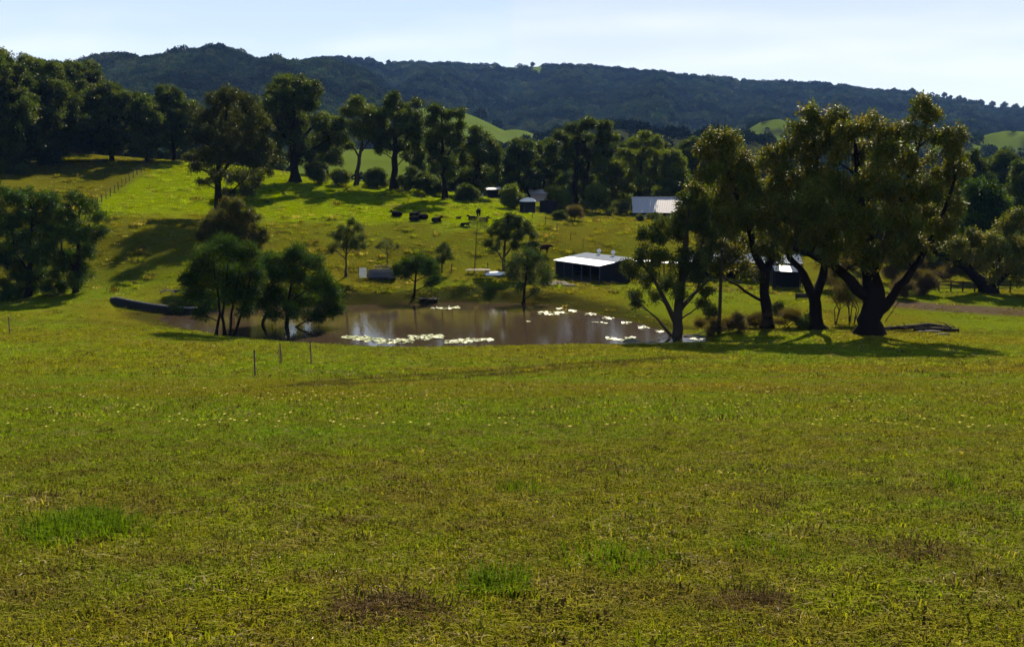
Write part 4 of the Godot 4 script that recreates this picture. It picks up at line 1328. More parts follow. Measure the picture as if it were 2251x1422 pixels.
func lilies() -> void:
	var sets := [
		["large bed of lily pads along the near side of the dam", [[760, 742, 12], [790, 744, 22], [820, 748, 22], [850, 752, 24], [885, 750, 24], [915, 743, 22], [945, 740, 22], [960, 742, 12]], 360],
		["smaller lily bed floating next to the large one", [[990, 752, 14], [1015, 750, 20], [1040, 748, 18], [1070, 747, 12]], 150],
		["thin strip of lily pads off the little landing", [[955, 678, 10], [980, 677, 14], [1000, 676, 8]], 50],
		["lily patch below the wispy she-oak on the far shore", [[1195, 688, 10], [1215, 690, 14], [1235, 688, 10]], 60],
		["sparse lily clump near the foot of the tall multi-limbed tree", [[1350, 745, 12], [1372, 747, 16], [1390, 744, 10]], 60],
		["few stray lily pads in open water between the patches", [[1163, 707, 3], [1310, 709, 6], [1330, 710, 6]], 14],
		["line of pads and froth along the curving far shore", [[1230, 679, 8], [1260, 684, 8], [1300, 691, 12], [1340, 699, 12], [1385, 711, 12], [1420, 720, 12], [1455, 729, 10], [1540, 746, 14]], 120]]
	for q in sets:
		rng.seed = hash(q[0])
		var s := Shape.new()
		for i in q[2]:
			var c: Array = q[1][rng.randi() % q[1].size()]
			var d := 60.0
			var py: float = c[1] + rnd(-0.22, 0.22) * c[2]
			while P(CX, py, d).y > 0.0: d += 0.2
			var p := Vector3(xat(c[0] + rnd(-1, 1) * c[2], d), 0.012 + rnd(0, 0.008), -d)
			if _lat(shore, p.x, d) > -0.1: continue
			var r := rnd(0.12, 0.24)
			var k := s.v.size()
			var tilt := unit() * rnd(0.05, 0.34)
			var g: Color = Color(0.05, 0.085, 0.018).lerp(Color(0.12, 0.13, 0.04), rng.randf())
			var q0 := rnd(0, TAU)
			s.v.append(p + Vector3(0, 0.01, 0))
			s.c.append(g)
			for e in 9:
				var an: float = q0 + (TAU - 0.5) * e / 8.0
				var o := Vector3(cos(an), 0, sin(an)) * r
				o.y = maxf(o.dot(tilt), -0.012) + 0.01
				s.v.append(p + o)
				s.c.append(g)
				if e: s.f.append_array([k, k + e, k + e + 1])
			if rng.randf() < 0.05:                     # a white flower
				var b := p + Vector3(rnd(-0.1, 0.1), 0.05, rnd(-0.1, 0.1))
				for e in 7:
					var an := TAU * e / 7.0
					var o := Vector3(cos(an), 0.0, sin(an))
					var m := s.v.size()
					s.v.append_array([b, b + o * 0.07 + Vector3(-o.z, 0.5, o.x) * 0.035, b + o * 0.12 + Vector3(0, 0.07, 0), b + o * 0.07 + Vector3(o.z, 0.5, -o.x) * 0.035])
					for t in 4: s.c.append(Color(0.75, 0.74, 0.68))
					s.f.append_array([m, m + 1, m + 2, m, m + 2, m + 3])
		tag(obj("lily_pads", s.done(false), M.lily), q[0], "water lilies", "", "stuff")

# ------------------------------------------------------------------ the trees, one by one
var GUM := [Color(0.032, 0.048, 0.011), Color(0.042, 0.055, 0.011), Color(0.056, 0.064, 0.012), Color(0.024, 0.036, 0.011)]
var BRONZE := [Color(0.060, 0.078, 0.010), Color(0.084, 0.090, 0.011), Color(0.112, 0.090, 0.014), Color(0.046, 0.062, 0.009)]
var OAK := [Color(0.014, 0.032, 0.008), Color(0.020, 0.039, 0.008), Color(0.046, 0.066, 0.010)]
var LIGHT := [Color(0.066, 0.088, 0.014), Color(0.056, 0.074, 0.012), Color(0.092, 0.100, 0.016)]
var SAGE := [Color(0.058, 0.066, 0.032), Color(0.048, 0.056, 0.026)]
var DULL := [Color(0.070, 0.048, 0.026), Color(0.052, 0.038, 0.021)]

func dam_trees() -> void:
	var G := "trees beside the dam"
	var b: Material = M.dark_bark
	tree("old_gum", "massive old tree with the thickest trunk and widest crown on the near bank", "tree", G, spot(1912, 736, 92, 125),
		[[[1912, 736, 1.12, 0], [1914, 690, 1.0, 0], [1918, 635, 0.95, 0], [1908, 540, 0.6, 0.5], [1890, 430, 0.35, 1], [1880, 310, 0.13, 0]], [[1918, 705, 0.45, 0], [1946, 672, 0.46, -0.3], [1978, 630, 0.38, -0.4], [2020, 578, 0.3, -1], [2062, 500, 0.2, -1], [2092, 420, 0.15, 0], [2112, 345, 0.06, 0]],
			[[1902, 650, 0.55, 0], [1852, 598, 0.42, -1], [1800, 566, 0.32, -1.5], [1745, 545, 0.18, -1]], [[1918, 610, 0.5, 0.8], [1962, 490, 0.34, 2], [2000, 390, 0.24, 2], [2030, 290, 0.1, 1]], [[1915, 620, 0.45, 1], [1870, 510, 0.3, 2.5], [1850, 420, 0.15, 3]]],
		[[2035, 252, 30, 0], [2031, 224, 13, 0], [2005, 292, 34], [1962, 300, 34], [2062, 300, 24], [1905, 272, 30], [1870, 302, 36], [1890, 335, 40], [1940, 352, 44], [2000, 362, 44], [2086, 332, 28], [2110, 292, 17], [2106, 372, 30], [2075, 402, 34], [2030, 432, 44, -3], [1960, 430, 48, -3.5], [1890, 412, 48, -3], [1830, 402, 44], [1790, 442, 44, -2],
			[1850, 482, 48, -3.5], [1920, 492, 48, -4], [1990, 492, 46, -3.5], [2050, 482, 34], [1800, 522, 40, -2], [1870, 548, 34, -3], [1950, 552, 36, -4], [2010, 545, 28, -2.5], [1760, 502, 34], [2100, 455, 26], [1925, 400, 40, 4], [1980, 450, 44, 4], [1870, 470, 44, 4], [1835, 350, 30], [2085, 505, 30], [2050, 540, 24], [1990, 570, 22, -2], [1900, 578, 24, -3], [1830, 570, 26, -2]], "broad", b, M.glossy_leaf, 28.0, BRONZE, 1.0)
	tree("forked_gum", "big tree with a low fork between the straight trunk and the massive trunk", "tree", G, spot(1797, 724, 92, 125),
		[[[1797, 724, 0.72, 0], [1797, 685, 0.62, 0], [1790, 650, 0.52, 0]], [[1790, 655, 0.45, 0], [1766, 602, 0.36, 0], [1737, 565, 0.28, -0.5], [1722, 500, 0.2, 0], [1738, 400, 0.1, 0]], [[1796, 655, 0.42, 0], [1813, 590, 0.36, 0.5], [1818, 500, 0.27, 1], [1802, 385, 0.18, 1], [1786, 285, 0.07, 0]]],
		[[1780, 250, 22], [1800, 272, 30], [1842, 257, 24], [1760, 292, 28], [1820, 312, 36], [1770, 342, 40], [1730, 332, 30], [1700, 352, 30], [1720, 392, 42], [1780, 402, 42], [1690, 432, 38], [1740, 462, 42, -2], [1800, 482, 36], [1700, 502, 34], [1660, 482, 30], [1680, 540, 28], [1740, 535, 30, -2], [1840, 302, 24]], "broad", b, M.glossy_leaf, 28.0, BRONZE, 1.0)
	tree("straight_gum", "tree with a straight bare trunk rising beside the wooden pole", "tree", G, spot(1687, 722, 92, 125),
		[[[1687, 722, 0.55, 0], [1684, 665, 0.48, 0], [1681, 600, 0.44, 0], [1664, 560, 0.36, 0], [1640, 480, 0.28, 0], [1610, 400, 0.2, 0], [1582, 320, 0.08, 0], [1578, 262, 0.02, 0]], [[1681, 605, 0.36, 0], [1705, 540, 0.28, 0.5], [1700, 470, 0.16, 1]], [[1600, 380, 0.08, 0], [1592, 300, 0.04, 0], [1596, 250, 0.015, 0]]],
		[[1570, 302, 26], [1600, 312, 30], [1550, 332, 22], [1590, 352, 38], [1640, 362, 34], [1560, 392, 34], [1615, 412, 40], [1660, 412, 34], [1580, 442, 38], [1640, 472, 40, -2], [1540, 462, 25], [1600, 502, 38, -2], [1660, 538, 34], [1560, 540, 32], [1620, 558, 28], [1590, 580, 20], [1700, 565, 24], [1545, 500, 26], [1640, 590, 20], [1570, 592, 18], [1670, 600, 14], [1530, 420, 20], [1720, 420, 26, 2]], "broad", b, M.glossy_leaf, 28.0, BRONZE, 1.0)
	tree("spreading_gum", "multi-limbed gum growing at the narrow end of the dam", "tree", G, spot(1488, 751, 88, 110),
		[[[1488, 751, 0.52, 0], [1490, 705, 0.47, 0], [1498, 640, 0.38, 0], [1506, 560, 0.28, 0], [1511, 480, 0.16, 0], [1520, 440, 0.05, 0]], [[1487, 712, 0.3, 0], [1460, 655, 0.2, -0.5], [1430, 600, 0.13, -0.5], [1400, 570, 0.05, -0.5]], [[1493, 685, 0.28, 0], [1526, 645, 0.18, 0.5], [1560, 615, 0.08, 0.5]], [[1485, 726, 0.17, 0], [1445, 700, 0.1, -1], [1400, 662, 0.04, -1]], [[1500, 620, 0.2, 0], [1535, 560, 0.14, 0], [1555, 500, 0.05, 0]]],
		[[1510, 442, 26], [1545, 452, 25], [1492, 470, 24], [1455, 492, 20], [1530, 492, 34], [1490, 512, 36], [1440, 522, 30], [1407, 512, 19], [1560, 522, 25], [1412, 562, 27], [1390, 592, 20], [1450, 572, 34], [1500, 572, 36], [1550, 570, 30], [1420, 612, 25], [1470, 620, 30], [1530, 610, 28], [1395, 650, 17], [1440, 650, 18], [1555, 640, 17], [1402, 668, 13], [1500, 650, 20], [1548, 664, 13], [1385, 580, 14]], "gum", M.pale_bark, M.glossy_leaf, 34.0, GUM, 0.85, 0.8, 1.04)
	tree("leaning_gum", "spreading tree with a trunk leaning over the timber stockyard rails", "tree", G, spot(2175, 643, 105, 150),
		[[[2174, 643, 0.85, 0], [2152, 610, 0.7, 0], [2110, 577, 0.5, 0], [2070, 556, 0.3, 0], [2040, 545, 0.1, 0]], [[2172, 620, 0.5, 0], [2190, 580, 0.35, 0], [2210, 530, 0.18, 0]], [[2174, 630, 0.4, 0], [2215, 600, 0.25, 0], [2250, 580, 0.12, 0]]],
		[[2220, 502, 32], [2190, 542, 34], [2240, 547, 38], [2140, 532, 28], [2160, 580, 24], [2215, 592, 30], [2255, 602, 28], [2100, 545, 26], [2285, 540, 40], [2245, 482, 25], [2120, 562, 18], [2290, 600, 30], [2180, 610, 16]], "broad", b, M.glossy_leaf, 28.0, BRONZE, 1.05)
	# near bank, she-oaks
	tree("she_oak", "four-stemmed dark she-oak at the water's near edge", "tree", G, spot(498, 739, 90, 115),
		[[[474, 738, 0.15, 0], [482, 690, 0.12, 0], [478, 640, 0.09, 0], [468, 580, 0.03, 0]], [[494, 740, 0.16, 0.3], [488, 695, 0.13, 0.3], [498, 625, 0.1, 0.3], [500, 560, 0.03, 0]], [[503, 741, 0.13, -0.3], [508, 690, 0.11, 0], [520, 630, 0.09, 0], [530, 565, 0.03, 0]], [[513, 741, 0.15, 0], [530, 690, 0.12, 0], [545, 640, 0.09, 0], [550, 590, 0.03, 0]]],
		[[432, 590, 28], [460, 562, 32], [500, 548, 34], [540, 562, 30], [427, 628, 26], [470, 610, 38], [520, 610, 38], [560, 602, 25], [450, 658, 26], [500, 655, 30], [540, 650, 26], [410, 648, 13], [442, 690, 12], [535, 685, 14], [408, 610, 14]], "fine", b, M.needle, 25.0, OAK, 0.9)
	tree("she_oak", "slim leaning she-oak between the four-stemmed one and the widest one", "tree", G, spot(572, 744, 90, 115),
		[[[572, 744, 0.19, 0], [578, 705, 0.16, 0], [592, 670, 0.13, 0], [600, 610, 0.05, 0]]],
		[[590, 600, 30], [572, 640, 27], [600, 650, 25], [590, 572, 24], [615, 610, 25], [575, 668, 14]], "fine", b, M.needle, 25.0, OAK, 0.9)
	tree("she_oak", "widest round-crowned she-oak standing nearest the lily beds", "tree", G, spot(625, 750, 90, 115),
		[[[625, 750, 0.22, 0], [630, 705, 0.19, 0], [636, 650, 0.15, 0], [645, 585, 0.05, 0]], [[634, 665, 0.1, 0], [670, 640, 0.08, 0], [700, 620, 0.03, 0]]],
		[[620, 577, 26], [650, 562, 25], [682, 580, 28], [640, 612, 34], [690, 622, 34], [718, 640, 28], [610, 650, 28], [660, 660, 36], [708, 670, 28], [738, 650, 13], [640, 690, 24], [690, 700, 22], [600, 690, 16], [730, 688, 12], [742, 680, 8]], "fine", b, M.needle, 25.0, OAK, 0.9)
	tree("golden_gum", "bushy tree with a golden brown crown rising behind the she-oaks", "tree", G, spot(505, 618, 115, 160),
		[[[505, 618, 0.28, 0], [505, 560, 0.22, 0], [508, 500, 0.14, 0], [505, 455, 0.05, 0]], [[505, 570, 0.15, 0], [540, 530, 0.1, 0], [560, 500, 0.04, 0]]],
		[[505, 452, 18], [522, 472, 24], [482, 482, 26], [550, 477, 16], [500, 502, 30], [540, 512, 26], [462, 502, 20], [568, 522, 18], [520, 540, 26], [472, 532, 24], [550, 545, 20], [445, 520, 10], [490, 570, 26], [535, 575, 24]], "gum", b, M.leaf, 44.0, [Color(0.050, 0.052, 0.010), Color(0.076, 0.058, 0.012), Color(0.040, 0.048, 0.010)], 0.9, 0.8, 1.35)
	# far bank and flat
	tree("weeping_gum", "slender weeping gum with rounded drooping crown on the cattle slope", "tree", "small trees on the far flat", spot(760, 608, 118, 150),
		[[[760, 608, 0.15, 0], [760, 570, 0.12, 0], [763, 530, 0.09, 0], [768, 490, 0.03, 0]], [[761, 560, 0.06, 0], [745, 530, 0.04, 0], [740, 510, 0.02, 0]], [[761, 560, 0.06, 0], [785, 530, 0.04, 0], [795, 515, 0.02, 0]]],
		[[768, 490, 14], [750, 502, 16], [785, 503, 16], [738, 520, 16], [765, 520, 22], [795, 523, 13], [735, 540, 13], [755, 540, 14], [785, 540, 16], [799, 542, 8], [730, 550, 8]], "gum", M.pale_bark, M.leaf, 44.0, GUM, 0.6)
	tree("thin_sapling", "small thin-crowned sapling behind the stock crate", "tree", "small trees on the far flat", spot(850, 590, 118, 160),
		[[[850, 590, 0.08, 0], [851, 560, 0.06, 0], [848, 530, 0.02, 0]]],
		[[848, 530, 12], [838, 536, 10], [862, 538, 12], [850, 545, 10], [874, 543, 6], [830, 543, 6]], "gum", M.pale_bark, M.leaf, 24.0, SAGE, 0.5)
	tree("bank_tree", "small leaning tree with dense crown above the little landing", "tree", G, spot(911, 656, 115, 140),
		[[[909, 656, 0.17, 0], [911, 632, 0.13, 0], [915, 600, 0.1, 0], [918, 575, 0.03, 0]], [[913, 618, 0.07, 0], [940, 605, 0.05, 0], [955, 600, 0.02, 0]]],
		[[920, 570, 14], [895, 580, 15], [945, 580, 14], [876, 590, 10], [915, 592, 20], [940, 600, 18], [955, 592, 10], [890, 602, 12], [958, 612, 9], [945, 622, 11], [870, 600, 6]], "fine", b, M.needle, 30.0, OAK, 0.8)
	tree("bushy_tree", "small bushy tree next to a short dark post on the flat", "tree", "small trees on the far flat", spot(971, 600, 118, 150),
		[[[971, 600, 0.12, 0], [971, 575, 0.09, 0], [976, 545, 0.03, 0]]],
		[[978, 542, 9], [966, 550, 10], [985, 552, 10], [973, 565, 13], [988, 567, 8], [962, 572, 6]], "gum", b, M.leaf, 34.0, GUM, 0.7)
	tree("pale_sapling", "tall spindly sapling with sparse greyish top by the pale planks", "tree", "small trees on the far flat", spot(1043, 600, 118, 150),
		[[[1043, 600, 0.09, 0], [1045, 560, 0.07, 0], [1047, 520, 0.055, 0], [1050, 480, 0.02, 0]]],
		[[1050, 482, 10], [1062, 486, 9], [1040, 490, 9], [1056, 494, 10], [1070, 498, 6], [1046, 512, 7]], "thin", M.pale_bark, M.leaf, 24.0, SAGE, 0.75)
	tree("round_gum", "round-crowned gum with pale forked stems by the upturned dinghy", "tree", "small trees on the far flat", spot(1107, 602, 118, 150),
		[[[1107, 602, 0.24, 0], [1107, 570, 0.2, 0], [1110, 530, 0.13, 0], [1118, 490, 0.04, 0]], [[1107, 575, 0.12, 0], [1092, 550, 0.09, 0], [1080, 530, 0.03, 0]], [[1108, 565, 0.12, 0], [1130, 535, 0.09, 0], [1150, 515, 0.03, 0]]],
		[[1118, 478, 14], [1138, 482, 13], [1098, 490, 16], [1125, 498, 20], [1155, 500, 16], [1080, 508, 14], [1104, 518, 18], [1140, 520, 18], [1170, 515, 12], [1072, 530, 10], [1090, 542, 12], [1160, 540, 14], [1180, 535, 7], [1130, 540, 12], [1175, 552, 7]], "gum", M.pale_bark, M.leaf, 46.0, GUM, 0.8)
	tree("wispy_she_oak", "wispy she-oak standing at the far edge of the water", "tree", G, spot(1150, 668, 116, 135),
		[[[1150, 669, 0.17, 0], [1153, 640, 0.14, 0], [1158, 600, 0.1, 0], [1160, 560, 0.03, 0]]],
		[[1160, 558, 16], [1140, 570, 16], [1180, 572, 16], [1125, 588, 14], [1160, 590, 24], [1190, 595, 16], [1205, 608, 9], [1130, 610, 18], [1165, 618, 22], [1195, 622, 12], [1118, 605, 9], [1140, 635, 10], [1175, 640, 9]], "fine", b, M.needle, 15.0, [Color(0.028, 0.044, 0.018), Color(0.036, 0.050, 0.02)], 0.85)
	# dark clump in the gully
	for q in [["dark_wattle", "broad dark tree in the gully with the highest round top", 60, 650, [[30, 440, 30], [70, 445, 38], [110, 455, 34], [20, 480, 40], [75, 490, 46], [125, 500, 40], [40, 540, 46], [100, 550, 46], [30, 600, 40], [90, 605, 40], [140, 560, 30], [5, 425, 18], [60, 638, 30], [25, 645, 24], [105, 632, 28], [80, 560, 30]]],
			["dark_wattle", "dark gully tree whose crown reaches out over the sunlit slope", 165, 640, [[165, 437, 22], [190, 450, 24], [210, 480, 24], [160, 475, 34], [200, 510, 26], [222, 505, 12], [165, 520, 36], [175, 560, 32], [150, 590, 28], [190, 545, 18], [165, 618, 24], [140, 630, 20], [185, 595, 20]]],
			["dark_wattle", "dark gully tree cut by the picture edge below the dull paddock", -30, 655, [[-20, 430, 30], [-50, 470, 40], [-10, 500, 44], [-60, 540, 44], [-15, 570, 44], [-40, 620, 36], [10, 630, 24]]]]:
		tree(q[0], q[1], "tree", "dark trees in the gully", at(q[2], 128), [[[q[2], q[3], 0.3, 0], [q[2] + 4, 580, 0.24, 0], [q[2] + 8, 500, 0.15, 0], [q[2] + 8, 450, 0.05, 0]], [[q[2] + 2, 600, 0.2, 0], [q[2] - 30, 550, 0.12, 0], [q[2] - 35, 500, 0.05, 0]]], q[4], "gum", b, M.leaf, 24.0, OAK, 0.95)

func hill_trees() -> void:
	var G := "tall gums along the cattle hill"
	var b: Material = M.dark_bark
	tree("hill_gum", "dark airy gum standing alone on the open bright hill below the others", "tree", G, spot(478, 474, 120, 230),
		[[[478, 474, 0.62, 0], [477, 420, 0.52, 0], [481, 360, 0.42, 0], [490, 300, 0.28, 0], [500, 225, 0.08, 0]], [[478, 405, 0.22, 0], [455, 376, 0.13, 0], [425, 370, 0.07, 0], [412, 366, 0.03, 0]], [[480, 385, 0.3, 0], [520, 340, 0.2, 0], [556, 285, 0.08, 0]], [[478, 445, 0.18, 0], [510, 420, 0.13, 0], [542, 388, 0.06, 0]]],
		[[500, 216, 30], [540, 222, 25], [470, 227, 26], [450, 262, 30], [500, 257, 40], [550, 257, 34], [580, 282, 21], [430, 302, 26], [480, 302, 42], [540, 302, 42], [580, 322, 27], [450, 342, 33], [510, 347, 40], [560, 357, 33], [600, 350, 14], [430, 367, 17], [475, 387, 24], [530, 397, 33], [545, 420, 20], [590, 376, 12], [415, 346, 13], [500, 428, 18], [565, 400, 20], [440, 398, 7]], "gum", b, M.leaf, 16.0, [Color(0.030, 0.034, 0.011), Color(0.040, 0.042, 0.012), Color(0.024, 0.030, 0.010)], 1.15)
	tree("hill_gum", "tallest dark gum on the hill crest casting a shadow down the bright grass", "tree", G, spot(645, 400, 150, 260),
		[[[648, 400, 0.85, 0], [645, 350, 0.66, 0], [642, 300, 0.5, 0], [645, 230, 0.3, 0], [645, 175, 0.08, 0]], [[645, 325, 0.35, 0], [690, 275, 0.2, 0], [720, 252, 0.08, 0]], [[645, 335, 0.3, 0], [615, 285, 0.2, 0], [600, 235, 0.08, 0]], [[644, 350, 0.25, 0], [690, 325, 0.15, 0], [735, 300, 0.05, 0]]],
		[[645, 178, 26], [620, 192, 30], [680, 193, 25], [600, 222, 28], [640, 227, 36], [690, 227, 24], [605, 262, 24], [650, 267, 36], [700, 272, 24], [725, 292, 21], [620, 292, 28], [660, 307, 34], [705, 322, 25], [740, 272, 13], [610, 332, 17], [680, 347, 22], [650, 342, 19], [745, 312, 13], [590, 242, 13]], "gum", b, M.leaf, 20.0, GUM, 1.35)
	tree("hill_gum", "slender pale-stemmed gum with open forked limbs on the crest", "tree", G, spot(782, 408, 150, 260),
		[[[782, 408, 0.38, 0], [788, 360, 0.32, 0], [795, 320, 0.25, 0], [798, 270, 0.15, 0], [790, 225, 0.05, 0]], [[790, 348, 0.2, 0], [770, 312, 0.13, 0], [753, 280, 0.05, 0]], [[795, 332, 0.18, 0], [815, 302, 0.1, 0], [832, 270, 0.04, 0]]],
		[[785, 226, 18], [770, 246, 18], [800, 246, 21], [815, 262, 20], [755, 276, 19], [785, 282, 21], [820, 286, 21], [840, 272, 13], [748, 302, 15], [765, 320, 11], [830, 306, 13], [738, 292, 11], [800, 300, 10]], "gum", M.pale_bark, M.leaf, 22.0, LIGHT, 1.3)
	tree("hill_gum", "upright gum with thick dark trunk at the middle of the crest", "tree", G, spot(866, 416, 150, 260),
		[[[866, 416, 0.62, 0], [867, 350, 0.5, 0], [868, 300, 0.35, 0], [868, 215, 0.08, 0]], [[867, 345, 0.25, 0], [890, 312, 0.15, 0], [912, 258, 0.05, 0]], [[867, 335, 0.22, 0], [845, 292, 0.14, 0], [840, 255, 0.05, 0]]],
		[[865, 212, 13], [855, 232, 20], [885, 237, 17], [915, 227, 13], [840, 257, 21], [875, 262, 25], [910, 257, 21], [840, 292, 19], [870, 292, 23], [905, 292, 23], [920, 322, 13], [845, 317, 17], [885, 322, 19], [920, 272, 13], [832, 330, 9], [895, 345, 12]], "gum", b, M.leaf, 24.0, GUM, 1.3)
	tree("hill_gum", "ragged-topped gum near the shaded end of the crest", "tree", G, spot(978, 438, 150, 260),
		[[[978, 438, 0.42, 0], [975, 370, 0.34, 0], [972, 310, 0.25, 0], [970, 245, 0.07, 0]], [[975, 360, 0.18, 0], [1000, 310, 0.12, 0], [1012, 260, 0.04, 0]]],
		[[965, 242, 15], [950, 238, 11], [985, 252, 15], [1010, 247, 13], [950, 267, 17], [985, 282, 21], [960, 302, 23], [1000, 302, 19], [960, 337, 21], [985, 352, 21], [1010, 277, 11], [945, 322, 13], [955, 370, 13], [990, 385, 13]], "gum", b, M.leaf, 24.0, GUM, 1.3)
	tree("hill_gum", "leafy green gum above the hut at the end of the crest", "tree", G, at(1048, 198),
		[[[1048, 445, 0.35, 0], [1050, 390, 0.28, 0], [1052, 330, 0.18, 0], [1045, 290, 0.05, 0]]],
		[[1040, 287, 13], [1060, 302, 19], [1030, 312, 19], [1080, 322, 17], [1050, 337, 25], [1085, 352, 19], [1020, 347, 17], [1055, 377, 25], [1085, 392, 17], [1025, 382, 17], [1050, 410, 19], [1095, 370, 10]], "gum", b, M.leaf, 26.0, GUM, 1.3)
	tree("hill_gum", "twin-trunked dark gum behind the flat-topped tank", "tree", G, at(1274, 198),
		[[[1262, 447, 0.5, 0], [1264, 390, 0.42, 0], [1270, 340, 0.3, 0], [1278, 278, 0.08, 0]], [[1287, 447, 0.42, 1], [1288, 390, 0.36, 1], [1300, 340, 0.25, 1], [1322, 285, 0.06, 0]]],
		[[1290, 276, 19], [1330, 277, 17], [1260, 282, 17], [1235, 297, 17], [1275, 307, 25], [1320, 307, 25], [1350, 302, 13], [1215, 322, 17], [1250, 332, 25], [1300, 337, 27], [1340, 332, 19], [1230, 362, 21], [1275, 367, 25], [1320, 362, 22], [1210, 352, 11], [1290, 395, 18], [1240, 396, 15]], "gum", b, M.leaf, 26.0, GUM, 1.3)
	tree("hill_gum", "lighter green gum rising just above the low pale-roofed house", "tree", G, at(1408, 204),
		[[[1405, 470, 0.35, 0], [1408, 410, 0.28, 0], [1412, 350, 0.18, 0], [1415, 300, 0.05, 0]]],
		[[1415, 300, 14], [1395, 315, 15], [1440, 312, 15], [1380, 340, 16], [1415, 338, 22], [1445, 345, 16], [1395, 370, 20], [1430, 375, 20], [1380, 395, 14], [1410, 405, 20], [1450, 395, 12]], "gum", b, M.leaf, 24.0, LIGHT, 1.3)
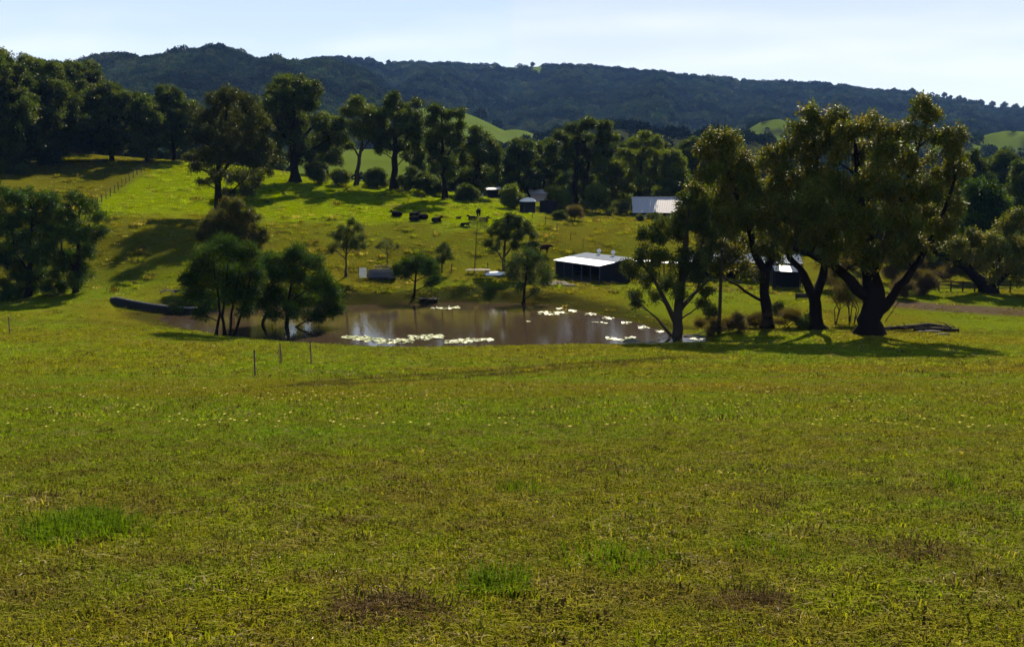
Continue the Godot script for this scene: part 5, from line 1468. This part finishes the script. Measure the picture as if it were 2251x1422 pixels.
	# [kind, label, px, distance, top py, width px, bare share, lobes, foliage, tints, light bark]
	var T := [
		["forest_gum", "forest gum whose round crown stands clear beside the hill fence", 245, 0, 353, 178, 125, 0.25, 20, GUM],
		["forest_gum", "slim forest gum right at the top end of the hill fence", 322, 0, 358, 205, 75, 0.2, 14, GUM],
		["forest_gum", "gum with two-part crown between the fence top and the lone airy gum", 390, 214, 0, 188, 95, 0.35, 16, GUM],
		["forest_gum", "tall forest gum behind the grey rounded bush", 150, 226, 0, 132, 110, 0.3, 20, GUM],
		["forest_gum", "tall shaggy forest gum rising beside the knoll's foot", 208, 232, 0, 135, 105, 0.3, 20, GUM],
		["forest_gum", "broad forest gum with trunk in deep shade of the dull paddock", 95, 200, 0, 130, 150, 0.18, 24, GUM],
		["forest_gum", "huge dark gum at the outer corner of the wood", 22, 188, 0, 118, 150, 0.15, 26, GUM],
		["forest_gum", "tall gum at the outer edge of the wood with feathery top", 10, 235, 0, 108, 120, 0.25, 20, LIGHT],
		["forest_gum", "feathery-topped forest gum second from the outer edge", 62, 250, 0, 120, 110, 0.25, 18, LIGHT],
		["forest_gum", "feathery-topped forest gum third from the outer edge", 108, 255, 0, 126, 100, 0.25, 18, GUM],
		["forest_gum", "dark gum behind the gap at the top of the fence", 285, 250, 0, 205, 90, 0.2, 16, GUM],
		["forest_gum", "dark gum filling the back of the wood behind the fence top", 345, 262, 0, 225, 90, 0.15, 16, GUM],
		["forest_gum", "gum just outside the frame edge shading the wood", -70, 195, 0, 110, 160, 0.2, 22, GUM],
		["forest_gum", "dense gum filling the wood behind the two outer feathery tops", 40, 218, 0, 165, 130, 0.05, 20, GUM],
		["forest_gum", "dense gum in the wood behind the grey rounded bush", 185, 240, 0, 185, 110, 0.05, 18, GUM],
		["forest_gum", "dense gum in the wood behind the round clear crown", 255, 262, 0, 190, 110, 0.05, 18, GUM],
		["forest_gum", "dense gum deep in the wood between shaggy and round crowns", 228, 285, 0, 170, 100, 0.1, 18, GUM],
		["forest_gum", "dense gum deep in the wood behind the broad shaded trunk", 130, 280, 0, 150, 120, 0.1, 20, GUM],
		["belt_gum", "dense gum beyond the crest between lone airy and tallest gums", 530, 275, 0, 250, 100, 0.05, 16, GUM],
		["belt_gum", "dense low tree beyond the crest near the hut", 1000, 250, 0, 345, 90, 0.02, 13, GUM],
		["belt_gum", "dense dark tree beyond the tanks", 1180, 250, 0, 335, 100, 0.05, 14, GUM],
		["belt_gum", "dense dark tree beyond the twin-trunked gum", 1300, 250, 0, 330, 100, 0.05, 14, GUM],
		["belt_gum", "bushy gum behind the lone airy gum", 440, 262, 0, 232, 90, 0.15, 16, GUM],
		["belt_gum", "rounded gum filling the gap before the tallest crest gum", 580, 255, 0, 215, 95, 0.1, 16, GUM],
		["belt_gum", "dense low gum behind the base of the tallest crest gum", 590, 225, 0, 300, 80, 0.05, 14, GUM],
		["belt_gum", "pale-leaved gum leaning out past the tallest crest gum", 722, 222, 0, 245, 80, 0.3, 14, LIGHT],
		["belt_gum", "slim gum between the upright and ragged-topped gums", 925, 215, 0, 262, 60, 0.25, 13, GUM],
		["belt_gum", "dark spreading gum behind the ragged-topped gum", 1012, 224, 0, 290, 80, 0.2, 14, GUM],
		["belt_gum", "gum with dark dense head above the white domed tank", 1140, 215, 0, 302, 85, 0.2, 16, GUM],
		["belt_gum", "low dark gum behind the small dark hut", 1105, 222, 0, 330, 80, 0.1, 14, GUM],
		["belt_gum", "lower gum leaning beside the twin-trunked gum", 1195, 222, 0, 300, 80, 0.15, 15, GUM],
		["belt_gum", "yellow-green bushy tree between the twin-trunked gum and the house", 1345, 208, 0, 345, 75, 0.1, 14, LIGHT],
		["belt_gum", "light green tree standing at the house chimney end", 1478, 206, 0, 322, 75, 0.15, 14, LIGHT],
		["belt_gum", "round dark tree overhanging the far corner of the pale-roofed house", 1502, 202, 0, 378, 85, 0.2, 14, GUM],
		["belt_gum", "tall dark gum in the belt beyond the pale-roofed house", 1525, 232, 0, 300, 100, 0.2, 18, GUM],
		["belt_gum", "gum in the belt behind the house roof ridge", 1440, 238, 0, 305, 85, 0.2, 15, GUM],
		["belt_gum", "gum behind the yellow-green bushy tree", 1375, 240, 0, 300, 80, 0.2, 15, GUM],
		["yard_tree", "dark cone-shaped tree behind the leaning spreading tree", 2165, 152, 0, 395, 130, 0.04, 22, OAK],
		["yard_tree", "dark tree behind the stockyard half covered by the massive tree", 2070, 165, 0, 400, 120, 0.1, 18, GUM],
		["yard_tree", "tall dark tree cut by the picture edge above the leaning tree", 2250, 178, 0, 345, 130, 0.1, 20, GUM],
		["yard_tree", "dense tree behind the machinery shed's far end", 1600, 172, 0, 400, 120, 0.1, 18, GUM],
		["yard_tree", "dense tree behind the middle of the machinery shed", 1690, 168, 0, 390, 120, 0.1, 18, GUM],
		["yard_tree", "dense tree behind the forked tree and lean-to", 1770, 172, 0, 400, 120, 0.1, 18, GUM],
		["yard_tree", "dense tree filling the view behind the massive trunk", 1860, 170, 0, 405, 120, 0.1, 18, GUM],
		["yard_tree", "dense tree behind the brown bare bushes of the yard", 1960, 172, 0, 395, 120, 0.1, 18, GUM],
		["yard_tree", "tall dark tree beyond the outstretched limb of the massive tree", 2125, 205, 0, 330, 110, 0.05, 18, GUM],
		["yard_tree", "dark tree in the far corner above the cone-shaped one", 2205, 225, 0, 325, 100, 0.05, 18, GUM],
		["yard_tree", "dark spreading tree between the cone-shaped one and the yard", 2110, 158, 0, 470, 110, 0.05, 16, GUM],
		["yard_tree", "tree on the slope between the house and the machinery shed", 1545, 180, 0, 405, 85, 0.12, 15, GUM]]
	for t in T:
		var w: Vector3 = spot(t[2], t[4], 150, 300) if t[3] == 0 else at(t[2], t[3])
		var d := -w.z
		var h := elev(t[5], d) - w.y
		free_tree(t[0], t[1], "tree", {"forest_gum": "gums of the hillside wood", "belt_gum": "trees behind the cattle hill", "yard_tree": "trees behind the sheds"}[t[0]], w, h, t[6] * d / FL * (1.3 if t[0] == "forest_gum" else 1.12), t[7], t[8] + 7, "gum", b, M.leaf, 23.0, t[9], 1.4, 0.75 if "cone" in t[1] else 0.0)

func shrubs() -> void:
	# [label, px, py, distance or 0, width px, height px, foliage, tints]
	var S := [
		["grey-leaved rounded bush at the edge of the wood", 180, 350, 0, 62, 75, "thin", SAGE],
		["dark bush at the foot of the tallest crest gum", 700, 404, 0, 60, 52, "gum", GUM],
		["bush below the pale-stemmed gum on the crest", 748, 407, 0, 46, 40, "gum", LIGHT],
		["low spreading bush between the pale-stemmed and upright gums", 822, 412, 0, 60, 44, "gum", GUM],
		["dark thicket at the foot of the upright gum", 905, 422, 0, 70, 60, "gum", GUM],
		["dark thicket in deep shade below the ragged-topped gum", 945, 430, 0, 60, 62, "gum", GUM],
		["bush in shade just uphill of the small dark hut", 1025, 443, 0, 50, 45, "gum", GUM],
		["bush growing against the white domed tank", 1125, 458, 0, 50, 56, "gum", LIGHT],
		["yellowish bush rising behind the flat-topped tank", 1228, 0, 190, 60, 62, "gum", LIGHT],
		["reddish bare bush below the flat-topped tank", 1268, 486, 0, 44, 36, "twig", DULL],
		["dark round bush beside the reddish bare bush", 1232, 482, 0, 32, 20, "gum", GUM],
		["green bush left of the twin trunks' foot", 1315, 0, 190, 60, 70, "gum", LIGHT],
		["grey flowering bush at the gable of the pale-roofed house", 1366, 472, 0, 40, 38, "thin", SAGE],
		["low grey bush on the grass before the house garden", 1340, 474, 0, 26, 20, "thin", SAGE],
		["dark hedge bush under the house roof", 1425, 486, 0, 60, 24, "gum", GUM],
		["small dark bush farther along under the house roof", 1480, 494, 0, 60, 26, "gum", GUM],
		["brown bracken bush at the foot of the wooden pole", 1560, 738, 0, 70, 40, "twig", DULL],
		["dark brown bracken bush between pole and straight trunk", 1625, 733, 0, 80, 44, "twig", DULL],
		["brown bracken bush wrapped around the straight trunk", 1672, 722, 0, 60, 40, "twig", DULL],
		["dark bracken bush between the straight and forked trunks", 1735, 722, 0, 80, 42, "twig", DULL],
		["green weedy bush beside the straight trunk", 1712, 690, 0, 26, 30, "gum", LIGHT],
		["leafy weeds around the foot of the forked tree", 1768, 722, 0, 50, 44, "gum", LIGHT],
		["brown bare bush standing between the yard rails and the massive trunk", 2020, 648, 0, 80, 60, "twig", DULL],
		["wide brown bare bush behind the yard rails", 2085, 0, 139, 150, 84, "twig", DULL],
		["tall brown bare thicket between the massive trunk and the yard", 1990, 0, 136, 110, 90, "twig", DULL],
		["brown bare thicket seen between forked and massive trunks", 1862, 0, 130, 90, 95, "twig", DULL],
		["dark green thicket beyond the brown bare bushes of the yard", 2040, 0, 150, 150, 90, "gum", GUM],
		["dark green thicket beyond the gap between the big trunks", 1850, 0, 148, 130, 90, "gum", GUM],
		["small brown bare bush near the leaning limb of the massive tree", 1985, 655, 0, 60, 50, "twig", DULL],
		["grassy bush by the curved retaining wall end", 400, 690, 0, 60, 26, "gum", GUM],
		["small green bush on the far bank behind the spreading gum", 1560, 700, 0, 40, 36, "gum", LIGHT]]
	for q in S:
		rng.seed = hash(q[0])
		var w: Vector3 = spot(q[1], q[2], 92, 290) if q[3] == 0 else at(q[1], q[3])
		var d := -w.z
		var root := thing("bush", q[0], "bush", w, 0.0, "bushes")
		var wd: float = q[4] * d / FL
		var hh: float = q[5] * d / FL
		var lobes := []
		var stems := []
		for i in 9:
			var u := unit()
			var r: float = minf(wd, hh) * rnd(0.22, 0.34)
			lobes.append(Vector4(u.x * (wd * 0.5 - r * 0.8), hh * 0.45 + u.y * hh * 0.3, u.z * (wd * 0.4 - r * 0.6), r))
		for i in 4: stems.append([Vector4(rnd(-0.2, 0.2) * wd, -0.1, rnd(-0.1, 0.1) * wd, 0.04), Vector4(rnd(-0.25, 0.25) * wd, hh * 0.3, rnd(-0.2, 0.2) * wd, 0.03), Vector4(rnd(-0.3, 0.3) * wd, hh * 0.55, rnd(-0.2, 0.2) * wd, 0.012)])
		grow(root, stems, lobes, q[6], M.dark_bark, M.leaf, 130.0 if q[6] == "twig" else 42.0, q[7], 0.75 if hh < 3.0 else 1.0)
	for k in 3:
		var q: Array = [[1838, 712, "reddish many-stemmed young tree standing closest beside the forked trunk"], [1868, 708, "thin young tree in the middle between forked and massive trunks"], [1880, 712, "spindly bare young tree close against the massive trunk"]][k]
		rng.seed = 40 + k
		var w := spot(q[0], q[1], 95, 130)
		var root := thing("young_tree", q[2], "tree", w, 0.0, "saplings between the big trunks")
		var stems := []
		for i in 3 - k / 2: stems.append([Vector4(rnd(-0.1, 0.1), 0, 0, 0.06), Vector4(rnd(-0.5, 0.5), 1.5, rnd(-0.3, 0.3), 0.05), Vector4(rnd(-1.2, 1.2), 3.6, rnd(-0.6, 0.6), 0.02)])
		var lobes := []
		for i in 10: lobes.append(Vector4(rnd(-1.3, 1.3), rnd(2.3, 4.8), rnd(-0.8, 0.8), rnd(0.4, 0.7)))
		grow(root, stems, lobes, "thin", M.pale_bark, M.leaf, 40.0, DULL if k != 1 else LIGHT, 0.8)

func far_woods() -> void:
	var jobs := [
		["knoll_forest", "dense forest clothing the dark rounded knoll on the skyline", 12000, -300.0, 900.0, 600.0, 1420.0, 2.4, 4.0, [Color(0.040, 0.062, 0.018), Color(0.052, 0.076, 0.018), Color(0.084, 0.098, 0.022)]],
		["range_forest", "dense dark forest covering the long distant range", 40000, -500.0, 2900.0, 1000.0, 2420.0, 3.2, 5.4, [Color(0.036, 0.054, 0.020), Color(0.046, 0.064, 0.020), Color(0.074, 0.080, 0.024)]],
		["valley_woodland", "mixed woodland filling the valley between cattle hill and range", 6500, -600.0, 3000.0, 300.0, 1050.0, 2.4, 4.4, [Color(0.022, 0.034, 0.012), Color(0.028, 0.038, 0.012), Color(0.036, 0.044, 0.016)]]]
	for j in jobs:
		rng.seed = hash(j[0])
		var places: Array[Transform3D] = []
		var cols := PackedColorArray()
		for i in j[2]:
			var d := sqrt(lerpf(j[5] * j[5], j[6] * j[6], rng.randf()))
			var px := rnd(j[3], j[4])
			var x := xat(px, d)
			if pasture_far(px, x, d) and rng.randf() > 0.03: continue
			var h := far_height(x, d)
			if j[0] == "valley_woodland":
				if d < 520 and absf(x) < 400 and rng.randf() < 0.25: continue
			var r: float = lerpf(j[7] * 0.7, j[8] * 1.25, pow(rng.randf(), 1.6))
			var t: Color = j[9][rng.randi() % 3]
			var patch := clampf(nz.get_noise_2d(x * 0.16, d * 0.16) * 1.1 + 0.8, 0.4, 1.6)
			places.append(Transform3D(Basis(Vector3.UP, rnd(0, TAU)).scaled(Vector3(r, r * rnd(0.9, 1.5), r)), Vector3(x, h + r * 0.45, -d)))
			cols.append(t * patch * rnd(0.7, 1.35))
		tag(many(j[0], sprays["clump"], M.far_leaf, places, cols), j[1], "forest", "", "stuff")
	# lone trees that stand out against the sky along the range
	var proto: Node3D
	var names := ["first", "second", "third", "fourth", "fifth", "sixth", "seventh", "eighth", "ninth"]
	var P2 := [[1915, 9], [1950, 11], [1990, 12], [2060, 10], [2073, 8], [2092, 12], [2103, 10], [2140, 11], [2165, 12], [2190, 14], [2215, 13], [2238, 13], [760, 7], [775, 8], [790, 7], [860, 9], [905, 8], [1170, 9]]
	for k in P2.size():
		var px: float = P2[k][0]
		var bd := 1900.0
		var ba := -1e9
		for i in 120:
			var d := 1850.0 + i * 6.0
			var a := (far_height(xat(px, d), d) - EYE) / d
			if a > ba:
				ba = a
				bd = d
		var w := Vector3(xat(px, bd), far_height(xat(px, bd), bd) - 0.3, -bd)
		var h: float = P2[k][1] * bd / FL * 1.1
		var where: String = names[k] + " small tree down the open skyline at the low end of the range" if k < 9 else names[k - 9] + " small tree on the bare skyline below the open grass" if k < 12 else names[k - 12] + " tiny tree on the grassy middle top of the range"
		if proto == null:
			proto = free_tree("skyline_tree", where, "tree", "lone trees on the skyline", w, 10.0, 11.0, 0.3, 9, "gum", M.dark_bark, M.leaf, 4.0, GUM, 3.2)
			proto.scale = Vector3.ONE * h / 10.0
		else:
			dup(proto, w, k * 1.3, h / 10.0, where, "lone trees on the skyline")

func grasses() -> void:
	var nx := LX1 - LX0 + 1
	for j in LD1 - LD0 + 1:
		for i in nx:
			tone.append(land_color(float(LX0 + i), float(LD0 + j)))
	var short := [tuft(1, 18, 0.060, 0.09, 1.1, 0.0034), tuft(2, 18, 0.050, 0.10, 1.6, 0.0038), tuft(3, 16, 0.078, 0.07, 0.8, 0.003), tuft(4, 22, 0.038, 0.11, 2.4, 0.004)]
	var mid := [tuft(5, 15, 0.085, 0.14, 1.0, 0.007), tuft(6, 15, 0.06, 0.17, 1.6, 0.008), tuft(7, 13, 0.115, 0.11, 0.8, 0.0065)]
	var rough := [tuft(8, 14, 0.17, 0.30, 1.0, 0.02), tuft(9, 16, 0.11, 0.36, 1.5, 0.022)]
	var dry := func(x: float, d: float) -> float: return 1.0 if _lat(shore, x, d) > 0.5 else 0.0
	sow("grass", "short mixed pasture grass close by", short, 170000, 3.5, 20.0, 1.0, 1.5, dry)
	sow("grass", "pasture grass in the middle of the near slope", mid, 150000, 20.0, 52.0, 1.0, 3.0, dry)
	sow("grass", "pasture grass running down to the dam", rough, 70000, 52.0, 104.0, 0.9, 5.0, dry)
	sow("grass", "rough grass of the far bank and cattle hill", rough, 70000, 104.0, 222.0, 1.15, 0.0, func(x: float, d: float) -> float: return clampf(0.25 + nz.get_noise_2d(x * 7.0, d * 7.0) * 2.2, 0.0, 1.0) if _lat(shore, x, d) > 0.4 else 0.0)
	var tus := [tuft(31, 30, 0.30, 0.30, 0.9, 0.022), tuft(32, 26, 0.22, 0.36, 1.3, 0.024)]
	sow("tussock_grass", "darker tussocks dotted over the bright hill and the far slopes", tus, 26000, 126.0, 215.0, 1.5, -12.0, func(x: float, d: float) -> float: return sstep(0.05, 0.45, nz.get_noise_2d(x * 5.0 + 70.0, d * 5.0)) * 0.7 + 0.05 if _lat(shore, x, d) > 3.0 else 0.0)
	var litter := Shape.new()
	leaf(litter, Vector3.ZERO, Vector3(1, 0.15, 0).normalized(), Vector3(0, 0.35, 1).normalized(), 0.05, 0.014, Color.WHITE)
	rng.seed = 606
	var lp: Array[Transform3D] = []
	var lc := PackedColorArray()
	for i in 2600:
		var d := sqrt(lerpf(16.0, 900.0, rng.randf()))
		var x := rnd(-0.52, 0.52) * d
		lp.append(Transform3D(Basis.from_euler(Vector3(rnd(-0.5, 0.5), rnd(0, TAU), rnd(-0.5, 0.5))).scaled(Vector3.ONE * rnd(0.3, 0.8)), Vector3(x, ground(x, d) + rnd(0.01, 0.05), -d)))
		lc.append(Color(0.26, 0.21, 0.13) * rnd(0.4, 1.2))
	tag(many("leaf_litter", litter.done(false), M.petal, lp, lc), "pale dry leaves and straw lying in the near grass", "leaf litter", "", "stuff")
	# lusher clumps that stand out of the sward, and withered ones
	var lush := tuft(21, 40, 0.24, 0.22, 0.6, 0.006)
	var dead := tuft(22, 46, 0.15, 0.22, 1.6, 0.005)
	for q in [["lush_grass", "long bright green grass in scattered clumps", lush, Color(0.050, 0.084, 0.006), [[215, 1170, 80, 24], [130, 1200, 80, 12], [1085, 1310, 60, 8], [1330, 1250, 90, 6], [1150, 1080, 40, 3], [2100, 1080, 60, 3], [1700, 1240, 60, 3]]],
			["withered_grass", "withered brown grass in scattered mats", dead, Color(0.066, 0.044, 0.022), [[830, 1375, 90, 22], [1660, 1352, 50, 8], [1890, 1045, 50, 7],  [880, 1080, 60, 8], [2000, 1240, 80, 8], [620, 1150, 60, 4], [1350, 1040, 60, 8], [1700, 1120, 60, 6], [60, 1110, 60, 8]]]]:
		rng.seed = hash(q[0])
		var places: Array[Transform3D] = []
		var cols := PackedColorArray()
		for c in q[4]:
			for i in int(c[3] * 1.5):
				var p := spot(c[0] + rng.randfn(0, 0.5) * c[2], c[1] + rng.randfn(0, 0.16) * c[2], 3.5, 60)
				var z := rnd(0.35, 0.95)
				places.append(Transform3D(Basis(Vector3.UP, rnd(0, TAU)).scaled(Vector3(z, z, z)), p))
				cols.append(q[3] * rnd(0.7, 1.3))
		tag(many(q[0], q[2], M.grass, places, cols), q[1], "grass", "", "stuff")
	# small yellow flowers across the middle of the slope
	var fs := Shape.new()
	for e in 8:
		var an := TAU * e / 8.0
		leaf(fs, Vector3(0, 0.12, 0), Vector3(cos(an), 0.45, sin(an)).normalized(), Vector3(-sin(an), 0, cos(an)), 0.035, 0.02, Color.WHITE)
	leaf(fs, Vector3(0, 0, 0), Vector3.UP, Vector3.RIGHT, 0.12, 0.006, Color(0.3, 0.6, 1.0))
	rng.seed = 808
	var at_: Array[Transform3D] = []
	var fc := PackedColorArray()
	for i in 1300:
		var d := 17.0 + 24.0 * pow(rng.randf(), 0.8)
		var x := rnd(-0.5, 0.55) * d
		if nz.get_noise_2d(x * 5.0, d * 5.0) < rnd(-0.2, 0.5): continue
		var z := rnd(0.7, 1.3)
		at_.append(Transform3D(Basis(Vector3.UP, rnd(0, TAU)).scaled(Vector3(z, z, z)), Vector3(x, ground(x, d), -d)))
		fc.append(Color(0.36, 0.29, 0.008) * rnd(0.7, 1.1))
	tag(many("wildflowers", fs.done(false), M.petal, at_, fc), "tiny yellow wildflowers scattered across the near slope", "wildflowers", "", "stuff")

func _ready() -> void:
	# camera, sky, sun, exposure
	var cam := Camera3D.new()
	cam.name = "camera"
	cam.fov = rad_to_deg(2.0 * atan(CY / FL))
	cam.near = 0.1
	cam.far = 12000.0
	add_child(cam)
	cam.position = Vector3(0, EYE, 0)
	cam.rotation.x = -pitch
	var az := deg_to_rad(13.0)
	var el := deg_to_rad(41.0)
	var to_sun := Vector3(sin(az) * cos(el), sin(el), -cos(az) * cos(el))
	var sun := DirectionalLight3D.new()
	sun.name = "sun"
	add_child(sun)
	sun.basis = Basis.looking_at(-to_sun, Vector3.UP)
	sun.light_energy = 1.6
	sun.light_color = Color(1.0, 0.94, 0.84)
	sun.light_angular_distance = 0.5
	sun.shadow_enabled = true
	var env := Environment.new()
	env.background_mode = Environment.BG_SKY
	var sm := PanoramaSkyMaterial.new()
	sm.panorama = sky_picture(to_sun)
	env.sky = Sky.new()
	env.sky.sky_material = sm
	env.tonemap_mode = Environment.TONE_MAPPER_LINEAR
	env.tonemap_exposure = 4.3
	env.sdfgi_enabled = true
	env.ssao_enabled = true
	env.ssil_enabled = true
	env.fog_enabled = true
	env.fog_density = 0.000034
	env.fog_light_color = Color(0.47, 0.66, 0.97)
	var we := WorldEnvironment.new()
	we.name = "environment"
	we.environment = env
	add_child(we)

	nz.seed = 9
	nz.frequency = 0.03
	nz.fractal_octaves = 3
	var t0 := Time.get_ticks_msec()
	make_materials()
	solve_land()
	print("land ", Time.get_ticks_msec() - t0)
	build_land()
	print("built ", Time.get_ticks_msec() - t0)
	far_woods()
	print("woods ", Time.get_ticks_msec() - t0)
	dam_trees()
	hill_trees()
	shrubs()
	print("trees ", Time.get_ticks_msec() - t0)
	shed()
	long_shed()
	small_things()
	cattle()
	lilies()
	print("things ", Time.get_ticks_msec() - t0)
	grasses()
	print("grass ", Time.get_ticks_msec() - t0)
